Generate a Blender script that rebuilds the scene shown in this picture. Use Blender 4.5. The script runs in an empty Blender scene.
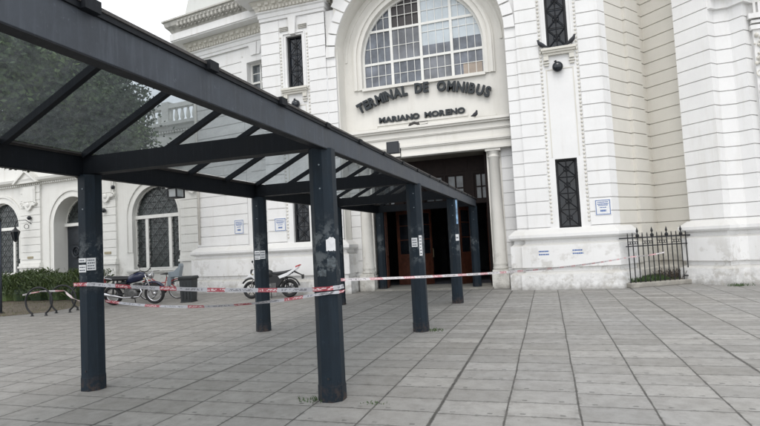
import bpy, bmesh, math, random
from mathutils import Vector, Matrix
random.seed(7)
C = bpy.context.scene.collection
R = math.radians
PI = math.pi

# ------------------------------------------------------------------ helpers
class Frame:
    """local (s along the wall, d towards the viewer, z up) -> world"""
    def __init__(self, ox, oy, deg=0.0, oz=0.0):
        a = R(deg); self.o = (ox, oy, oz)
        self.t = (math.cos(a), -math.sin(a)); self.n = (-math.sin(a), -math.cos(a))
    def __call__(self, s, d, z):
        return (self.o[0] + s*self.t[0] + d*self.n[0], self.o[1] + s*self.t[1] + d*self.n[1], self.o[2] + z)

class World:
    def __call__(self, x, y, z): return (x, y, z)
W0 = World()

class MB:
    def __init__(self): self.v = []; self.f = []
    def add(self, vs, fs):
        b = len(self.v); self.v += [tuple(p) for p in vs]; self.f += [tuple(i+b for i in q) for q in fs]
    def quad(self, a, b, c, d): self.add([a, b, c, d], [(0, 1, 2, 3)])
    def box(self, F, s0, s1, d0, d1, z0, z1):
        if s1 - s0 < 1e-5 or z1 - z0 < 1e-5: return
        P = [F(s, d, z) for z in (z0, z1) for d in (d0, d1) for s in (s0, s1)]
        self.add(P, [(0, 1, 3, 2), (4, 6, 7, 5), (0, 4, 5, 1), (2, 3, 7, 6), (0, 2, 6, 4), (1, 5, 7, 3)])
    def prism(self, F, poly, d0, d1):
        n = len(poly)
        P = [F(s, d0, z) for s, z in poly] + [F(s, d1, z) for s, z in poly]
        self.add(P, [tuple(range(n-1, -1, -1)), tuple(range(n, 2*n))] + [(i, (i+1) % n, n+(i+1) % n, n+i) for i in range(n)])
    def arc_band(self, F, cs, zc, r0, r1, a0, a1, d0, d1, n=24):
        for i in range(n):
            t0 = a0 + (a1-a0)*i/n; t1 = a0 + (a1-a0)*(i+1)/n
            q = [(r0, t0), (r1, t0), (r1, t1), (r0, t1)]
            Q = [(cs + r*math.cos(t), zc + r*math.sin(t)) for r, t in q]
            P = [F(s, d0, z) for s, z in Q] + [F(s, d1, z) for s, z in Q]
            fs = [(0, 1, 2, 3), (7, 6, 5, 4), (1, 2, 6, 5), (0, 3, 7, 4)]
            if i == 0: fs.append((0, 1, 5, 4))
            if i == n-1: fs.append((3, 2, 6, 7))
            self.add(P, fs)
    def arch_wall(self, F, s0, s1, z0, z1, cs, zc, r, d0, d1, n=32):
        """wall front (d1) from z0 to z1 with an arched hole down to z0, and its reveal back to d0"""
        self.box(F, s0, cs-r, d0, d1, z0, z1); self.box(F, cs+r, s1, d0, d1, z0, z1)
        A = [(cs - r*math.cos(PI*i/n), zc + r*math.sin(PI*i/n)) for i in range(n+1)]
        for (sa, za), (sb, zb) in zip(A, A[1:]):
            self.quad(F(sa, d1, za), F(sb, d1, zb), F(sb, d1, z1), F(sa, d1, z1))
            self.quad(F(sa, d1, za), F(sb, d1, zb), F(sb, d0, zb), F(sa, d0, za))
    def holes(self, F, s0, s1, z0, z1, d, depth, hs):
        S = sorted({s0, s1, *[h[0] for h in hs], *[h[1] for h in hs]}); Z = sorted({z0, z1, *[h[2] for h in hs], *[h[3] for h in hs]})
        for a, b in zip(S, S[1:]):
            for c, e in zip(Z, Z[1:]):
                ms, mz = (a+b)/2, (c+e)/2
                if not any(h[0] < ms < h[1] and h[2] < mz < h[3] for h in hs):
                    self.quad(F(a, d, c), F(b, d, c), F(b, d, e), F(a, d, e))
        for a, b, c, e, *opn in hs:
            k = d-depth
            self.quad(F(a, d, c), F(a, k, c), F(a, k, e), F(a, d, e)); self.quad(F(b, d, c), F(b, k, c), F(b, k, e), F(b, d, e))
            self.quad(F(a, d, c), F(b, d, c), F(b, k, c), F(a, k, c)); 
            if not opn: self.quad(F(a, d, e), F(b, d, e), F(b, k, e), F(a, k, e))
    def courses(self, F, s0, s1, z0, z1, d1=0.0, dep=0.036, phase=.242, gap=.028):
        z = phase - .39*math.ceil((phase-z0)/.39)
        while z < z1:
            a, b = max(z0, z+gap/2), min(z1, z+.39-gap/2)
            if b - a > .02: self.box(F, s0, s1, d1-dep, d1, a, b)
            z += .39
        self.quad(F(s0, d1-dep+.004, z0), F(s1, d1-dep+.004, z0), F(s1, d1-dep+.004, z1), F(s0, d1-dep+.004, z1))
    def sweep(self, path, prof, closed_prof=False):
        """profile (out, z) along a plan path; out is to the right-hand viewer side (-y for +x travel), mitred"""
        n = len(path); nor = []
        for (x0, y0), (x1, y1) in zip(path, path[1:]):
            l = math.hypot(x1-x0, y1-y0); nor.append(((y1-y0)/l, -(x1-x0)/l))
        mit = []
        for i in range(n):
            if i == 0: m = nor[0]
            elif i == n-1: m = nor[-1]
            else:
                a, b = nor[i-1], nor[i]; k = 1 + a[0]*b[0] + a[1]*b[1]; k = max(k, .25)
                m = ((a[0]+b[0])/k, (a[1]+b[1])/k)
            mit.append(m)
        vs = [(p[0]+m[0]*o, p[1]+m[1]*o, z) for p, m in zip(path, mit) for o, z in prof]
        k = len(prof); fs = []
        for i in range(n-1):
            for j in range(k-1):
                fs.append((i*k+j, (i+1)*k+j, (i+1)*k+j+1, i*k+j+1))
        fs += [tuple(range(k)), tuple((n-1)*k+j for j in range(k-1, -1, -1))]
        self.add(vs, fs)
    def tube(self, pts, r, n=8, cap=True):
        pts = [Vector(p) for p in pts]; k = len(pts)
        rr = r if isinstance(r, (list, tuple)) else [r]*k
        vs = []; up = None
        for i, p in enumerate(pts):
            t = (pts[min(i+1, k-1)] - pts[max(i-1, 0)]).normalized()
            if up is None:
                up = Vector((0, 0, 1)) if abs(t.z) < .9 else Vector((1, 0, 0))
            a = t.cross(up).normalized(); b = a.cross(t).normalized(); up = b
            for j in range(n):
                th = 2*PI*j/n; vs.append(p + (a*math.cos(th) + b*math.sin(th))*rr[i])
        fs = [(i*n+j, i*n+(j+1) % n, (i+1)*n+(j+1) % n, (i+1)*n+j) for i in range(k-1) for j in range(n)]
        if cap: fs += [tuple(range(n-1, -1, -1)), tuple((k-1)*n+j for j in range(n))]
        self.add(vs, fs)
    def lathe(self, o, prof, n=16, ax=(0, 0, 1), rot0=0.0):
        o = Vector(o); ax = Vector(ax).normalized()
        u = ax.cross(Vector((0, 1, 0)) if abs(ax.y) < .9 else Vector((1, 0, 0))).normalized(); w = ax.cross(u)
        vs = [o + ax*h + (u*math.cos(2*PI*j/n+rot0) + w*math.sin(2*PI*j/n+rot0))*r for r, h in prof for j in range(n)]
        k = len(prof)
        fs = [(i*n+j, i*n+(j+1) % n, (i+1)*n+(j+1) % n, (i+1)*n+j) for i in range(k-1) for j in range(n)]
        fs += [tuple(range(n-1, -1, -1)), tuple((k-1)*n+j for j in range(n))]
        self.add(vs, fs)
    def ball(self, c, r, n=10, sc=(1, 1, 1)):
        vs = []; fs = []; m = n//2
        for i in range(m+1):
            ph = PI*i/m
            for j in range(n):
                th = 2*PI*j/n
                vs.append((c[0]+r*sc[0]*math.sin(ph)*math.cos(th), c[1]+r*sc[1]*math.sin(ph)*math.sin(th), c[2]+r*sc[2]*math.cos(ph)))
        for i in range(m):
            for j in range(n):
                fs.append((i*n+j, i*n+(j+1) % n, (i+1)*n+(j+1) % n, (i+1)*n+j))
        self.add(vs, fs)
    def torus(self, o, Rr, r, ax, n=28, m=8, a0=0, a1=2*PI, u=None):
        o = Vector(o); ax = Vector(ax).normalized()
        u = Vector(u).normalized() if u else ax.cross(Vector((0, 0, 1)) if abs(ax.z) < .9 else Vector((1, 0, 0))).normalized()
        w = ax.cross(u)
        full = abs(a1-a0-2*PI) < 1e-6
        N = n if full else n+1
        vs = []
        for i in range(N):
            t = a0 + (a1-a0)*i/n; e = u*math.cos(t) + w*math.sin(t)
            for j in range(m):
                p = 2*PI*j/m; vs.append(o + e*(Rr + r*math.cos(p)) + ax*(r*math.sin(p)))
        fs = [(i*m+j, i*m+(j+1) % m, ((i+1) % N)*m+(j+1) % m, ((i+1) % N)*m+j) for i in range(N if full else N-1) for j in range(m)]
        self.add(vs, fs)
    def build(self, name, mat, parent=None, smooth=False, fix=True, bevel=0):
        me = bpy.data.meshes.new(name); me.from_pydata(self.v, [], self.f); me.update()
        if fix:
            bm = bmesh.new(); bm.from_mesh(me); bmesh.ops.recalc_face_normals(bm, faces=bm.faces); bm.to_mesh(me); bm.free()
        if smooth:
            for p in me.polygons: p.use_smooth = True
        me.materials.append(mat)
        o = bpy.data.objects.new(name, me); C.objects.link(o)
        if parent: o.parent = parent
        if bevel:
            b = o.modifiers.new('bevel', 'BEVEL'); b.width = bevel; b.segments = 2; b.limit_method = 'ANGLE'
        return o

def tag(o, label=None, cat=None, group=None, kind=None):
    if label: o['label'] = label
    if cat: o['category'] = cat
    if group: o['group'] = group
    if kind: o['kind'] = kind
    return o

def thing(name, label, cat, group=None, loc=(0, 0, 0), rz=0):
    o = bpy.data.objects.new(name, None); C.objects.link(o); o.location = loc; o.rotation_euler = (0, 0, rz)
    o.empty_display_size = .2
    return tag(o, label, cat, group)

def copy_tree(o, parent=None):
    c = o.copy(); C.objects.link(c)
    if parent: c.parent = parent
    for ch in list(o.children): copy_tree(ch, c)
    return c

# ------------------------------------------------------------------ materials
def nodes(name):
    m = bpy.data.materials.new(name); m.use_nodes = True
    nt = m.node_tree; b = nt.nodes['Principled BSDF']
    return m, nt, b
def nn(nt, t, **k):
    n = nt.nodes.new(t)
    for a, v in k.items():
        if a.startswith('i_'):
            n.inputs[a[2:].replace('_', ' ')].default_value = v
        else: setattr(n, a, v)
    return n
def L(nt, a, b): nt.links.new(a, b)
def math_(nt, op, a, b=None, clamp=False):
    n = nt.nodes.new('ShaderNodeMath'); n.operation = op; n.use_clamp = clamp
    for i, x in enumerate((a, b)):
        if x is None: continue
        if isinstance(x, (int, float)): n.inputs[i].default_value = x
        else: L(nt, x, n.inputs[i])
    return n.outputs[0]
def mix(nt, f, a, b, mode='MIX'):
    n = nt.nodes.new('ShaderNodeMix'); n.data_type = 'RGBA'; n.blend_type = mode
    for s, x in ((n.inputs[0], f), (n.inputs[6], a), (n.inputs[7], b)):
        if isinstance(x, (int, float)): s.default_value = x
        elif isinstance(x, tuple): s.default_value = (*x[:3], 1)
        else: L(nt, x, s)
    return n.outputs[2]
def ramp(nt, x, p0, p1, c0=0.0, c1=1.0):
    n = nt.nodes.new('ShaderNodeMapRange'); n.clamp = True
    L(nt, x, n.inputs[0]); n.inputs[1].default_value = p0; n.inputs[2].default_value = p1
    n.inputs[3].default_value = c0; n.inputs[4].default_value = c1
    return n.outputs[0]
def noise(nt, vec, sc, det=4, rough=.55, scale3=None):
    if scale3:
        mp = nt.nodes.new('ShaderNodeVectorMath'); mp.operation = 'MULTIPLY'; L(nt, vec, mp.inputs[0]); mp.inputs[1].default_value = scale3; vec = mp.outputs[0]
    n = nt.nodes.new('ShaderNodeTexNoise'); n.inputs['Scale'].default_value = sc; n.inputs['Detail'].default_value = det; n.inputs['Roughness'].default_value = rough
    L(nt, vec, n.inputs['Vector']); return n.outputs['Fac']
def bump(nt, b, h, st=.3, dist=.01):
    n = nt.nodes.new('ShaderNodeBump'); n.inputs['Strength'].default_value = st; n.inputs['Distance'].default_value = dist
    L(nt, h, n.inputs['Height']); L(nt, n.outputs[0], b.inputs['Normal'])

def simple(name, col, rough=.6, metal=0.0, var=.12, sc=6, obj=True, spec=.5, bmp=0.0):
    m, nt, b = nodes(name)
    tc = nn(nt, 'ShaderNodeTexCoord'); v = tc.outputs['Object']
    f = noise(nt, v, sc, 5)
    c = mix(nt, ramp(nt, f, .3, .7), tuple(x*(1-var) for x in col), tuple(min(1, x*(1+var)) for x in col))
    L(nt, c, b.inputs['Base Color']); b.inputs['Roughness'].default_value = rough; b.inputs['Metallic'].default_value = metal
    b.inputs['Specular IOR Level'].default_value = spec
    if bmp: bump(nt, b, f, bmp)
    return m

def plaster(name, col, stain=.35, grime=True, streak=(.50, .47, .40)):
    m, nt, b = nodes(name)
    g = nn(nt, 'ShaderNodeNewGeometry'); P = g.outputs['Position']
    sep = nn(nt, 'ShaderNodeSeparateXYZ'); L(nt, P, sep.inputs[0]); z = sep.outputs[2]
    f1 = noise(nt, P, 1.3, 6, .6); f2 = noise(nt, P, 14, 5, .6)
    c = mix(nt, ramp(nt, f1, .32, .68), tuple(x*.93 for x in col), col)
    c = mix(nt, ramp(nt, f2, .35, .7, 0, .10), c, tuple(x*.8 for x in col))
    st = noise(nt, P, 1.0, 5, .65, (3.2, 3.2, .35))
    c = mix(nt, ramp(nt, st, .54, .78, 0, stain), c, streak)
    up = nn(nt, 'ShaderNodeSeparateXYZ'); L(nt, g.outputs['Normal'], up.inputs[0])
    topd = ramp(nt, up.outputs[2], .5, .9, 0, .55)
    c = mix(nt, topd, c, (.34, .33, .29))
    if grime:
        gm = noise(nt, P, 4.5, 7, .72); low = ramp(nt, z, 0.0, .62, .62, -.02); lo2 = ramp(nt, z, .02, .14, .45, 0)
        k = math_(nt, 'MULTIPLY', ramp(nt, gm, .40, .60), low, True)
        c = mix(nt, k, c, (.24, .23, .21)); c = mix(nt, lo2, c, (.20, .19, .17))
        ch = noise(nt, P, 2.2, 8, .7); mid = math_(nt, 'MULTIPLY', ramp(nt, ch, .53, .60), ramp(nt, z, 1.62, .6, 0, .55))
        c = mix(nt, mid, c, (.42, .40, .36))
    L(nt, c, b.inputs['Base Color']); b.inputs['Roughness'].default_value = .85; b.inputs['Specular IOR Level'].default_value = .25
    bump(nt, b, f2, .18, .01)
    return m

M = {}
M['white'] = plaster('white_plaster', (.82, .82, .815), .34)
M['cream'] = plaster('cream_plaster', (.78, .765, .72), .30)
M['wing'] = plaster('wing_plaster', (.78, .78, .75), .28)
M['recess'] = plaster('recess_plaster', (.72, .70, .645), .25, True)
M['attic'] = plaster('attic_plaster', (.60, .61, .59), .5, False, (.35, .36, .34))
M['weather'] = plaster('weathered_ornament', (.52, .51, .475), .85, False, (.13, .128, .12))
M['soil_orn'] = plaster('stained_moulding', (.70, .68, .62), .6, False, (.30, .28, .24))
M['winframe'] = simple('painted_window_frame', (.78, .78, .75), .6, 0, .06)
M['dark_glass'] = simple('dark_glass', (.012, .016, .022), .08, 0, .3, 3)
M['iron'] = simple('black_iron', (.018, .019, .022), .55, .2, .3)
M['wood'] = simple('red_brown_door_wood', (.12, .042, .025), .45, 0, .35, 9)
M['dark_wood'] = simple('dark_portal_wood', (.012, .0065, .0055), .6, 0, .3, 9, spec=.2)
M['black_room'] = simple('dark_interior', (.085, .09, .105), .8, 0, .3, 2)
M['letter'] = simple('black_letter', (.016, .022, .027), .5, .1, .3)
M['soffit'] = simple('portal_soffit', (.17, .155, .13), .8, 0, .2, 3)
M['rubber'] = simple('tyre_rubber', (.015, .015, .016), .8, 0, .2)
M['chrome'] = simple('chrome', (.6, .6, .62), .22, 1.0, .05)
M['engine'] = simple('engine_grey', (.12, .12, .12), .5, .6, .3, 20)
M['black_plastic'] = simple('black_plastic', (.014, .015, .017), .5, 0, .2)
M['navy_tank'] = simple('navy_paint', (.015, .02, .05), .2, 0, .2)
M['white_plastic'] = simple('white_fairing', (.75, .76, .78), .3, 0, .05)
M['red_paint'] = simple('red_paint', (.42, .03, .03), .35, 0, .15)
M['seat_grey'] = simple('grey_plastic', (.22, .26, .29), .5, 0, .1)
M['lamp_glass'] = simple('milky_glass', (.55, .58, .58), .2, 0, .1)
M['black_enamel'] = simple('black_enamel', (.015, .018, .024), .3, 0, .2)
M['pigeon'] = simple('pigeon_grey', (.035, .037, .045), .7, 0, .5, 30)
M['bin'] = simple('bin_plastic', (.016, .02, .022), .55, 0, .35, 15)
M['paper'] = simple('white_paper', (.74, .75, .76), .7, 0, .08, 25)
M['ink_blue'] = simple('blue_ink', (.05, .13, .36), .7, 0, .2, 30)
M['scraped'] = simple('scraped_paper', (.075, .09, .10), .8, 0, .7, 30)
M['ink_sky'] = simple('blue_white_strip', (.25, .42, .62), .6, 0, .6, 9)
M['ink_dark'] = simple('dark_ink', (.04, .05, .08), .7, 0, .3, 30)
M['bronze'] = simple('bronze_plate', (.34, .30, .20), .5, .3, .2, 20)
M['green_leaf'] = None

# window glass that reflects the sky
def glass_mat(name, col, rough=.12, spec=.6, var=.25, sc=1.7):
    return simple(name, col, rough, 0, var, sc, spec=spec)
M['pane_blue'] = glass_mat('blue_grey_pane', (.085, .105, .145), .15)
M['pane_dark'] = glass_mat('open_dark_pane', (.03, .025, .026), .5)
M['pane_pale'] = glass_mat('pale_curtained_pane', (.50, .56, .60), .25, .6, .10, 2.5)
M['pane_tan'] = glass_mat('tan_boarded_pane', (.36, .30, .25), .6)
M['pane_portal'] = glass_mat('portal_pane', (.10, .115, .125), .12, .6, .5, 2.5)

def steel(name, col, rough, rust=.3, scuff=True):
    m, nt, b = nodes(name)
    g = nn(nt, 'ShaderNodeNewGeometry'); P = g.outputs['Position']
    sep = nn(nt, 'ShaderNodeSeparateXYZ'); L(nt, P, sep.inputs[0]); z = sep.outputs[2]
    f1 = noise(nt, P, 3, 6, .6); f2 = noise(nt, P, 22, 6, .7); f3 = noise(nt, P, 6, 4, .6, (5, 5, .5))
    c = mix(nt, ramp(nt, f1, .3, .7), tuple(x*.72 for x in col), tuple(x*1.25 for x in col))
    c = mix(nt, ramp(nt, f3, .5, .75, 0, .4), c, tuple(min(1, x*1.8+.006) for x in col))
    dr = noise(nt, P, 1, 5, .7, (26, 26, 1.1)); c = mix(nt, ramp(nt, dr, .60, .72, 0, .35), c, tuple(x*.45 for x in col))
    c = mix(nt, ramp(nt, f2, .62, .74, 0, .5), c, tuple(x*2.6+.02 for x in col))
    if scuff:
        sm = noise(nt, P, 4.2, 7, .75); band = math_(nt, 'MULTIPLY', ramp(nt, z, 1.15, 1.35), ramp(nt, z, 1.95, 1.7))
        c = mix(nt, math_(nt, 'MULTIPLY', ramp(nt, sm, .5, .58, 0, .55), band), c, (.17, .19, .20))
        rs = noise(nt, P, 16, 6, .7)
        c = mix(nt, math_(nt, 'MULTIPLY', ramp(nt, rs, .45, .62), ramp(nt, z, .20, .0, 0, .75)), c, (.085, .055, .04))
    r2 = noise(nt, P, 9, 7, .75)
    c = mix(nt, ramp(nt, r2, .68, .76, 0, rust), c, (.13, .075, .05))
    L(nt, c, b.inputs['Base Color']); L(nt, ramp(nt, f1, .3, .7, rough-.08, rough+.12), b.inputs['Roughness'])
    bump(nt, b, f2, .2, .004); b.inputs['Specular IOR Level'].default_value = .25
    return m
M['post'] = steel('navy_post_paint', (.0095, .0175, .0265), .55)
M['beam'] = steel('slate_beam_paint', (.055, .064, .078), .5, .25, False)
M['cross'] = steel('dark_cross_beam_paint', (.0065, .0085, .012), .6, .10, False)
M['gutter'] = steel('rusty_gutter', (.075, .07, .068), .55, .85, False)

def canopy_glass():
    m = bpy.data.materials.new('dirty_canopy_glass'); m.use_nodes = True; nt = m.node_tree
    for n in list(nt.nodes): nt.nodes.remove(n)
    out = nn(nt, 'ShaderNodeOutputMaterial')
    g = nn(nt, 'ShaderNodeNewGeometry'); P = g.outputs['Position']
    d1 = noise(nt, P, 1.4, 6, .65); d2 = noise(nt, P, 8, 6, .7, (1, 1, 1))
    tr = nn(nt, 'ShaderNodeBsdfTransparent'); L(nt, mix(nt, ramp(nt, d1, .35, .7), (.53, .57, .59), (.40, .43, .445)), tr.inputs[0])
    tl = nn(nt, 'ShaderNodeBsdfTranslucent'); tl.inputs[0].default_value = (.36, .40, .42, 1)
    df = nn(nt, 'ShaderNodeBsdfDiffuse'); df.inputs[0].default_value = (.30, .32, .32, 1)
    m0 = nn(nt, 'ShaderNodeMixShader'); m0.inputs[0].default_value = .5; L(nt, tl.outputs[0], m0.inputs[1]); L(nt, df.outputs[0], m0.inputs[2])
    m1 = nn(nt, 'ShaderNodeMixShader'); L(nt, ramp(nt, d2, .3, .75, .08, .24), m1.inputs[0]); L(nt, tr.outputs[0], m1.inputs[1]); L(nt, m0.outputs[0], m1.inputs[2])
    gl = nn(nt, 'ShaderNodeBsdfGlossy'); gl.inputs['Roughness'].default_value = .08; gl.inputs[0].default_value = (.7, .7, .7, 1)
    fr = nn(nt, 'ShaderNodeFresnel'); fr.inputs[0].default_value = 1.35
    m2 = nn(nt, 'ShaderNodeMixShader'); L(nt, math_(nt, 'MULTIPLY', fr.outputs[0], .7), m2.inputs[0]); L(nt, m1.outputs[0], m2.inputs[1]); L(nt, gl.outputs[0], m2.inputs[2])
    L(nt, m2.outputs[0], out.inputs[0]); return m
M['canopy_glass'] = canopy_glass()

def paving():
    m, nt, b = nodes('concrete_pavers')
    g = nn(nt, 'ShaderNodeNewGeometry'); P = g.outputs['Position']
    sep = nn(nt, 'ShaderNodeSeparateXYZ'); L(nt, P, sep.inputs[0])
    wob = noise(nt, P, .9, 2)
    px, py = .635, .41
    x = math_(nt, 'ADD', sep.outputs[0], math_(nt, 'MULTIPLY', math_(nt, 'SUBTRACT', wob, .5), .03))
    y = math_(nt, 'ADD', sep.outputs[1], math_(nt, 'MULTIPLY', math_(nt, 'SUBTRACT', wob, .5), .03))
    u = math_(nt, 'DIVIDE', math_(nt, 'ADD', x, 1.10), px)
    iu0 = math_(nt, 'FLOOR', u)
    # every row of pavers sits a little off its neighbour column
    cwn = nn(nt, 'ShaderNodeTexWhiteNoise'); cwn.noise_dimensions = '1D'; L(nt, iu0, cwn.inputs['W'])
    v = math_(nt, 'DIVIDE', math_(nt, 'ADD', math_(nt, 'SUBTRACT', y, 4.90), math_(nt, 'MULTIPLY', cwn.outputs[0], .07)), py)
    iv0 = math_(nt, 'FLOOR', v)
    def edge(t, p): # distance in metres to the nearest joint
        f = math_(nt, 'FRACT', t); return math_(nt, 'MULTIPLY', math_(nt, 'MINIMUM', f, math_(nt, 'SUBTRACT', 1.0, f)), p)
    eu, ev = edge(u, px), edge(v, py)
    bu = edge(math_(nt, 'DIVIDE', u, 5.0), px*5); bv = edge(math_(nt, 'DIVIDE', math_(nt, 'ADD', v, .4), 8.0), py*8)
    jn = noise(nt, P, 7, 5, .7)
    jw = ramp(nt, jn, .3, .7, .002, .0105)
    j1 = ramp(nt, math_(nt, 'SUBTRACT', eu, jw), -.002, .006, 1, 0)
    j2 = ramp(nt, math_(nt, 'SUBTRACT', ev, math_(nt, 'MULTIPLY', jw, .75)), -.001, .004, .95, 0)
    j3 = ramp(nt, math_(nt, 'ADD', bu, math_(nt, 'MULTIPLY', math_(nt, 'SUBTRACT', jn, .5), .03)), .010, .022, 1, 0)
    j4 = ramp(nt, bv, .006, .014, .9, 0)
    j = math_(nt, 'MAXIMUM', math_(nt, 'MAXIMUM', j1, j2), j3)
    cv = nn(nt, 'ShaderNodeCombineXYZ'); L(nt, iu0, cv.inputs[0]); L(nt, iv0, cv.inputs[1])
    wn = nn(nt, 'ShaderNodeTexWhiteNoise'); wn.noise_dimensions = '2D'; L(nt, cv.outputs[0], wn.inputs['Vector'])
    t = wn.outputs['Value']
    c = mix(nt, t, (.215, .208, .193), (.325, .316, .297))
    big = noise(nt, P, .28, 4, .6); c = mix(nt, ramp(nt, big, .38, .62, 0, .55), c, (.272, .272, .270), 'MIX')
    warm = ramp(nt, sep.outputs[0], -1.0, -9.0, 0, .40); c = mix(nt, warm, c, (.195, .182, .163))
    f2 = noise(nt, P, 5, 7, .7); c = mix(nt, ramp(nt, f2, .42, .66, 0, .40), c, (.135, .128, .115))
    f4 = noise(nt, P, 1.6, 8, .75); c = mix(nt, ramp(nt, f4, .54, .70, 0, .38), c, (.12, .115, .106)); c = mix(nt, ramp(nt, f4, .46, .34, 0, .35), c, (.33, .325, .31))
    f3 = noise(nt, P, 55, 4, .7); c = mix(nt, ramp(nt, f3, .5, .8, 0, .3), c, (.36, .36, .35))
    # lifting slots and chewing-gum spots
    vo = nn(nt, 'ShaderNodeTexVoronoi'); vo.inputs['Scale'].default_value = 3.6; L(nt, P, vo.inputs['Vector'])
    spots = ramp(nt, vo.outputs['Distance'], .040, .065, .75, 0)
    sc_ = nn(nt, 'ShaderNodeSeparateColor'); L(nt, vo.outputs['Color'], sc_.inputs[0])
    c = mix(nt, math_(nt, 'MULTIPLY', spots, ramp(nt, sc_.outputs[0], .30, .35)), c, (.06, .06, .06))
    fu = math_(nt, 'FRACT', u); fv = math_(nt, 'FRACT', v)
    s1 = math_(nt, 'MULTIPLY', ramp(nt, math_(nt, 'ABSOLUTE', math_(nt, 'SUBTRACT', math_(nt, 'ABSOLUTE', math_(nt, 'SUBTRACT', fu, .5)), .27)), .030, .045, 1, 0), ramp(nt, math_(nt, 'ABSOLUTE', math_(nt, 'SUBTRACT', fv, .16)), .025, .05, 1, 0))
    c = mix(nt, math_(nt, 'MULTIPLY', s1, math_(nt, 'MULTIPLY', ramp(nt, t, .2, .5, 0, .65), ramp(nt, jn, .36, .52))), c, (.045, .045, .045))
    ch_ = noise(nt, P, 13, 6, .75); near = ramp(nt, math_(nt, 'MINIMUM', eu, ev), .05, .012, 0, 1); c = mix(nt, math_(nt, 'MULTIPLY', near, ramp(nt, ch_, .50, .60, 0, .6)), c, (.10, .096, .09))
    jc = mix(nt, ramp(nt, f2, .35, .65), (.045, .043, .040), (.10, .096, .088)); c = mix(nt, j, c, jc)
    L(nt, c, b.inputs['Base Color']); b.inputs['Specular IOR Level'].default_value = .35
    L(nt, ramp(nt, f2, .3, .7, .55, .8), b.inputs['Roughness'])
    h = math_(nt, 'SUBTRACT', math_(nt, 'ADD', math_(nt, 'MULTIPLY', f3, .15), math_(nt, 'MULTIPLY', t, .25)), j)
    bump(nt, b, h, .5, .012)
    return m
M['paving'] = paving()

def tape_mat(name='red_white_tape', white=(.46, .46, .49), redc=(.36, .055, .075)):
    m, nt, b = nodes(name)
    tc = nn(nt, 'ShaderNodeUVMap'); sep = nn(nt, 'ShaderNodeSeparateXYZ'); L(nt, tc.outputs[0], sep.inputs[0])
    u, v = sep.outputs[0], sep.outputs[1]
    f = math_(nt, 'FRACT', math_(nt, 'MULTIPLY', u, 1.55))
    red = math_(nt, 'LESS_THAN', f, .36)
    cv = nn(nt, 'ShaderNodeCombineXYZ'); L(nt, math_(nt, 'FLOOR', math_(nt, 'MULTIPLY', u, 70)), cv.inputs[0]); L(nt, math_(nt, 'FLOOR', math_(nt, 'MULTIPLY', v, 4)), cv.inputs[1])
    wn = nn(nt, 'ShaderNodeTexWhiteNoise'); wn.noise_dimensions = '2D'; L(nt, cv.outputs[0], wn.inputs['Vector'])
    ink = math_(nt, 'MULTIPLY', math_(nt, 'GREATER_THAN', wn.outputs[0], .52), ramp(nt, math_(nt, 'ABSOLUTE', math_(nt, 'SUBTRACT', v, .5)), .26, .30, 1, 0))
    blk = math_(nt, 'MULTIPLY', math_(nt, 'GREATER_THAN', f, .44), math_(nt, 'LESS_THAN', f, .90))
    c = mix(nt, red, white, redc)
    c = mix(nt, math_(nt, 'MULTIPLY', math_(nt, 'MULTIPLY', ink, red), .7), c, (.75, .7, .7))
    c = mix(nt, math_(nt, 'MULTIPLY', math_(nt, 'MULTIPLY', ink, blk), .6), c, (.05, .05, .06))
    L(nt, c, b.inputs['Base Color']); b.inputs['Roughness'].default_value = .35
    return m
M['tape'] = tape_mat()
M['tape_pale'] = tape_mat('faded_tape', (.60, .57, .58), (.50, .24, .26))

def leaf_mat(name, a, b_, c_):
    m, nt, b = nodes(name)
    oi = nn(nt, 'ShaderNodeNewGeometry'); r = oi.outputs['Random Per Island']
    f = noise(nt, oi.outputs['Position'], .7, 3)
    c = mix(nt, r, a, b_); c = mix(nt, ramp(nt, f, .45, .60, 0, .85), c, c_)
    L(nt, c, b.inputs['Base Color']); b.inputs['Roughness'].default_value = .55
    b.inputs['Subsurface Weight'].default_value = 0
    return m
M['leaf'] = leaf_mat('tree_leaves', (.026, .058, .018), (.07, .12, .034), (.16, .23, .075))
M['leaf_dark'] = leaf_mat('dark_tree_leaves', (.018, .040, .016), (.045, .080, .028), (.13, .19, .065))
M['hedge'] = leaf_mat('hedge_leaves', (.034, .060, .014), (.095, .135, .038), (.050, .085, .022))
M['grass'] = leaf_mat('grass_blades', (.06, .085, .025), (.13, .15, .055), (.16, .14, .075))
M['grass_green'] = leaf_mat('fresh_grass_blades', (.035, .075, .02), (.08, .13, .04), (.05, .095, .03))
M['bark'] = simple('bark', (.07, .055, .042), .9, 0, .4, 12, bmp=.6)
M['soil'] = simple('bare_soil', (.12, .098, .072), .95, 0, .35, 3, bmp=.4)
M['kerb'] = plaster('kerb_concrete', (.36, .345, .31), .6, True)

# ------------------------------------------------------------------ camera, world, sun
Hc = 1.6
f_px, yaw, pit, rol = 525.06, R(-17.545), R(3.268), R(-2.953)
cy, sy, cp, sp = math.cos(yaw), math.sin(yaw), math.cos(pit), math.sin(pit)
fw = Vector((sy*cp, cy*cp, sp)); rt = Vector((cy, -sy, 0)); up = rt.cross(fw)
r2 = rt*math.cos(rol) + up*math.sin(rol); u2 = up*math.cos(rol) - rt*math.sin(rol)
cam = bpy.data.objects.new('camera', bpy.data.cameras.new('camera')); C.objects.link(cam)
cam.matrix_world = Matrix(((r2.x, u2.x, -fw.x, 0), (r2.y, u2.y, -fw.y, 0), (r2.z, u2.z, -fw.z, Hc), (0, 0, 0, 1)))
cam.data.sensor_width = 36; cam.data.lens = 36*f_px/760; cam.data.clip_start = .05; cam.data.clip_end = 2000
bpy.context.scene.camera = cam

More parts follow.
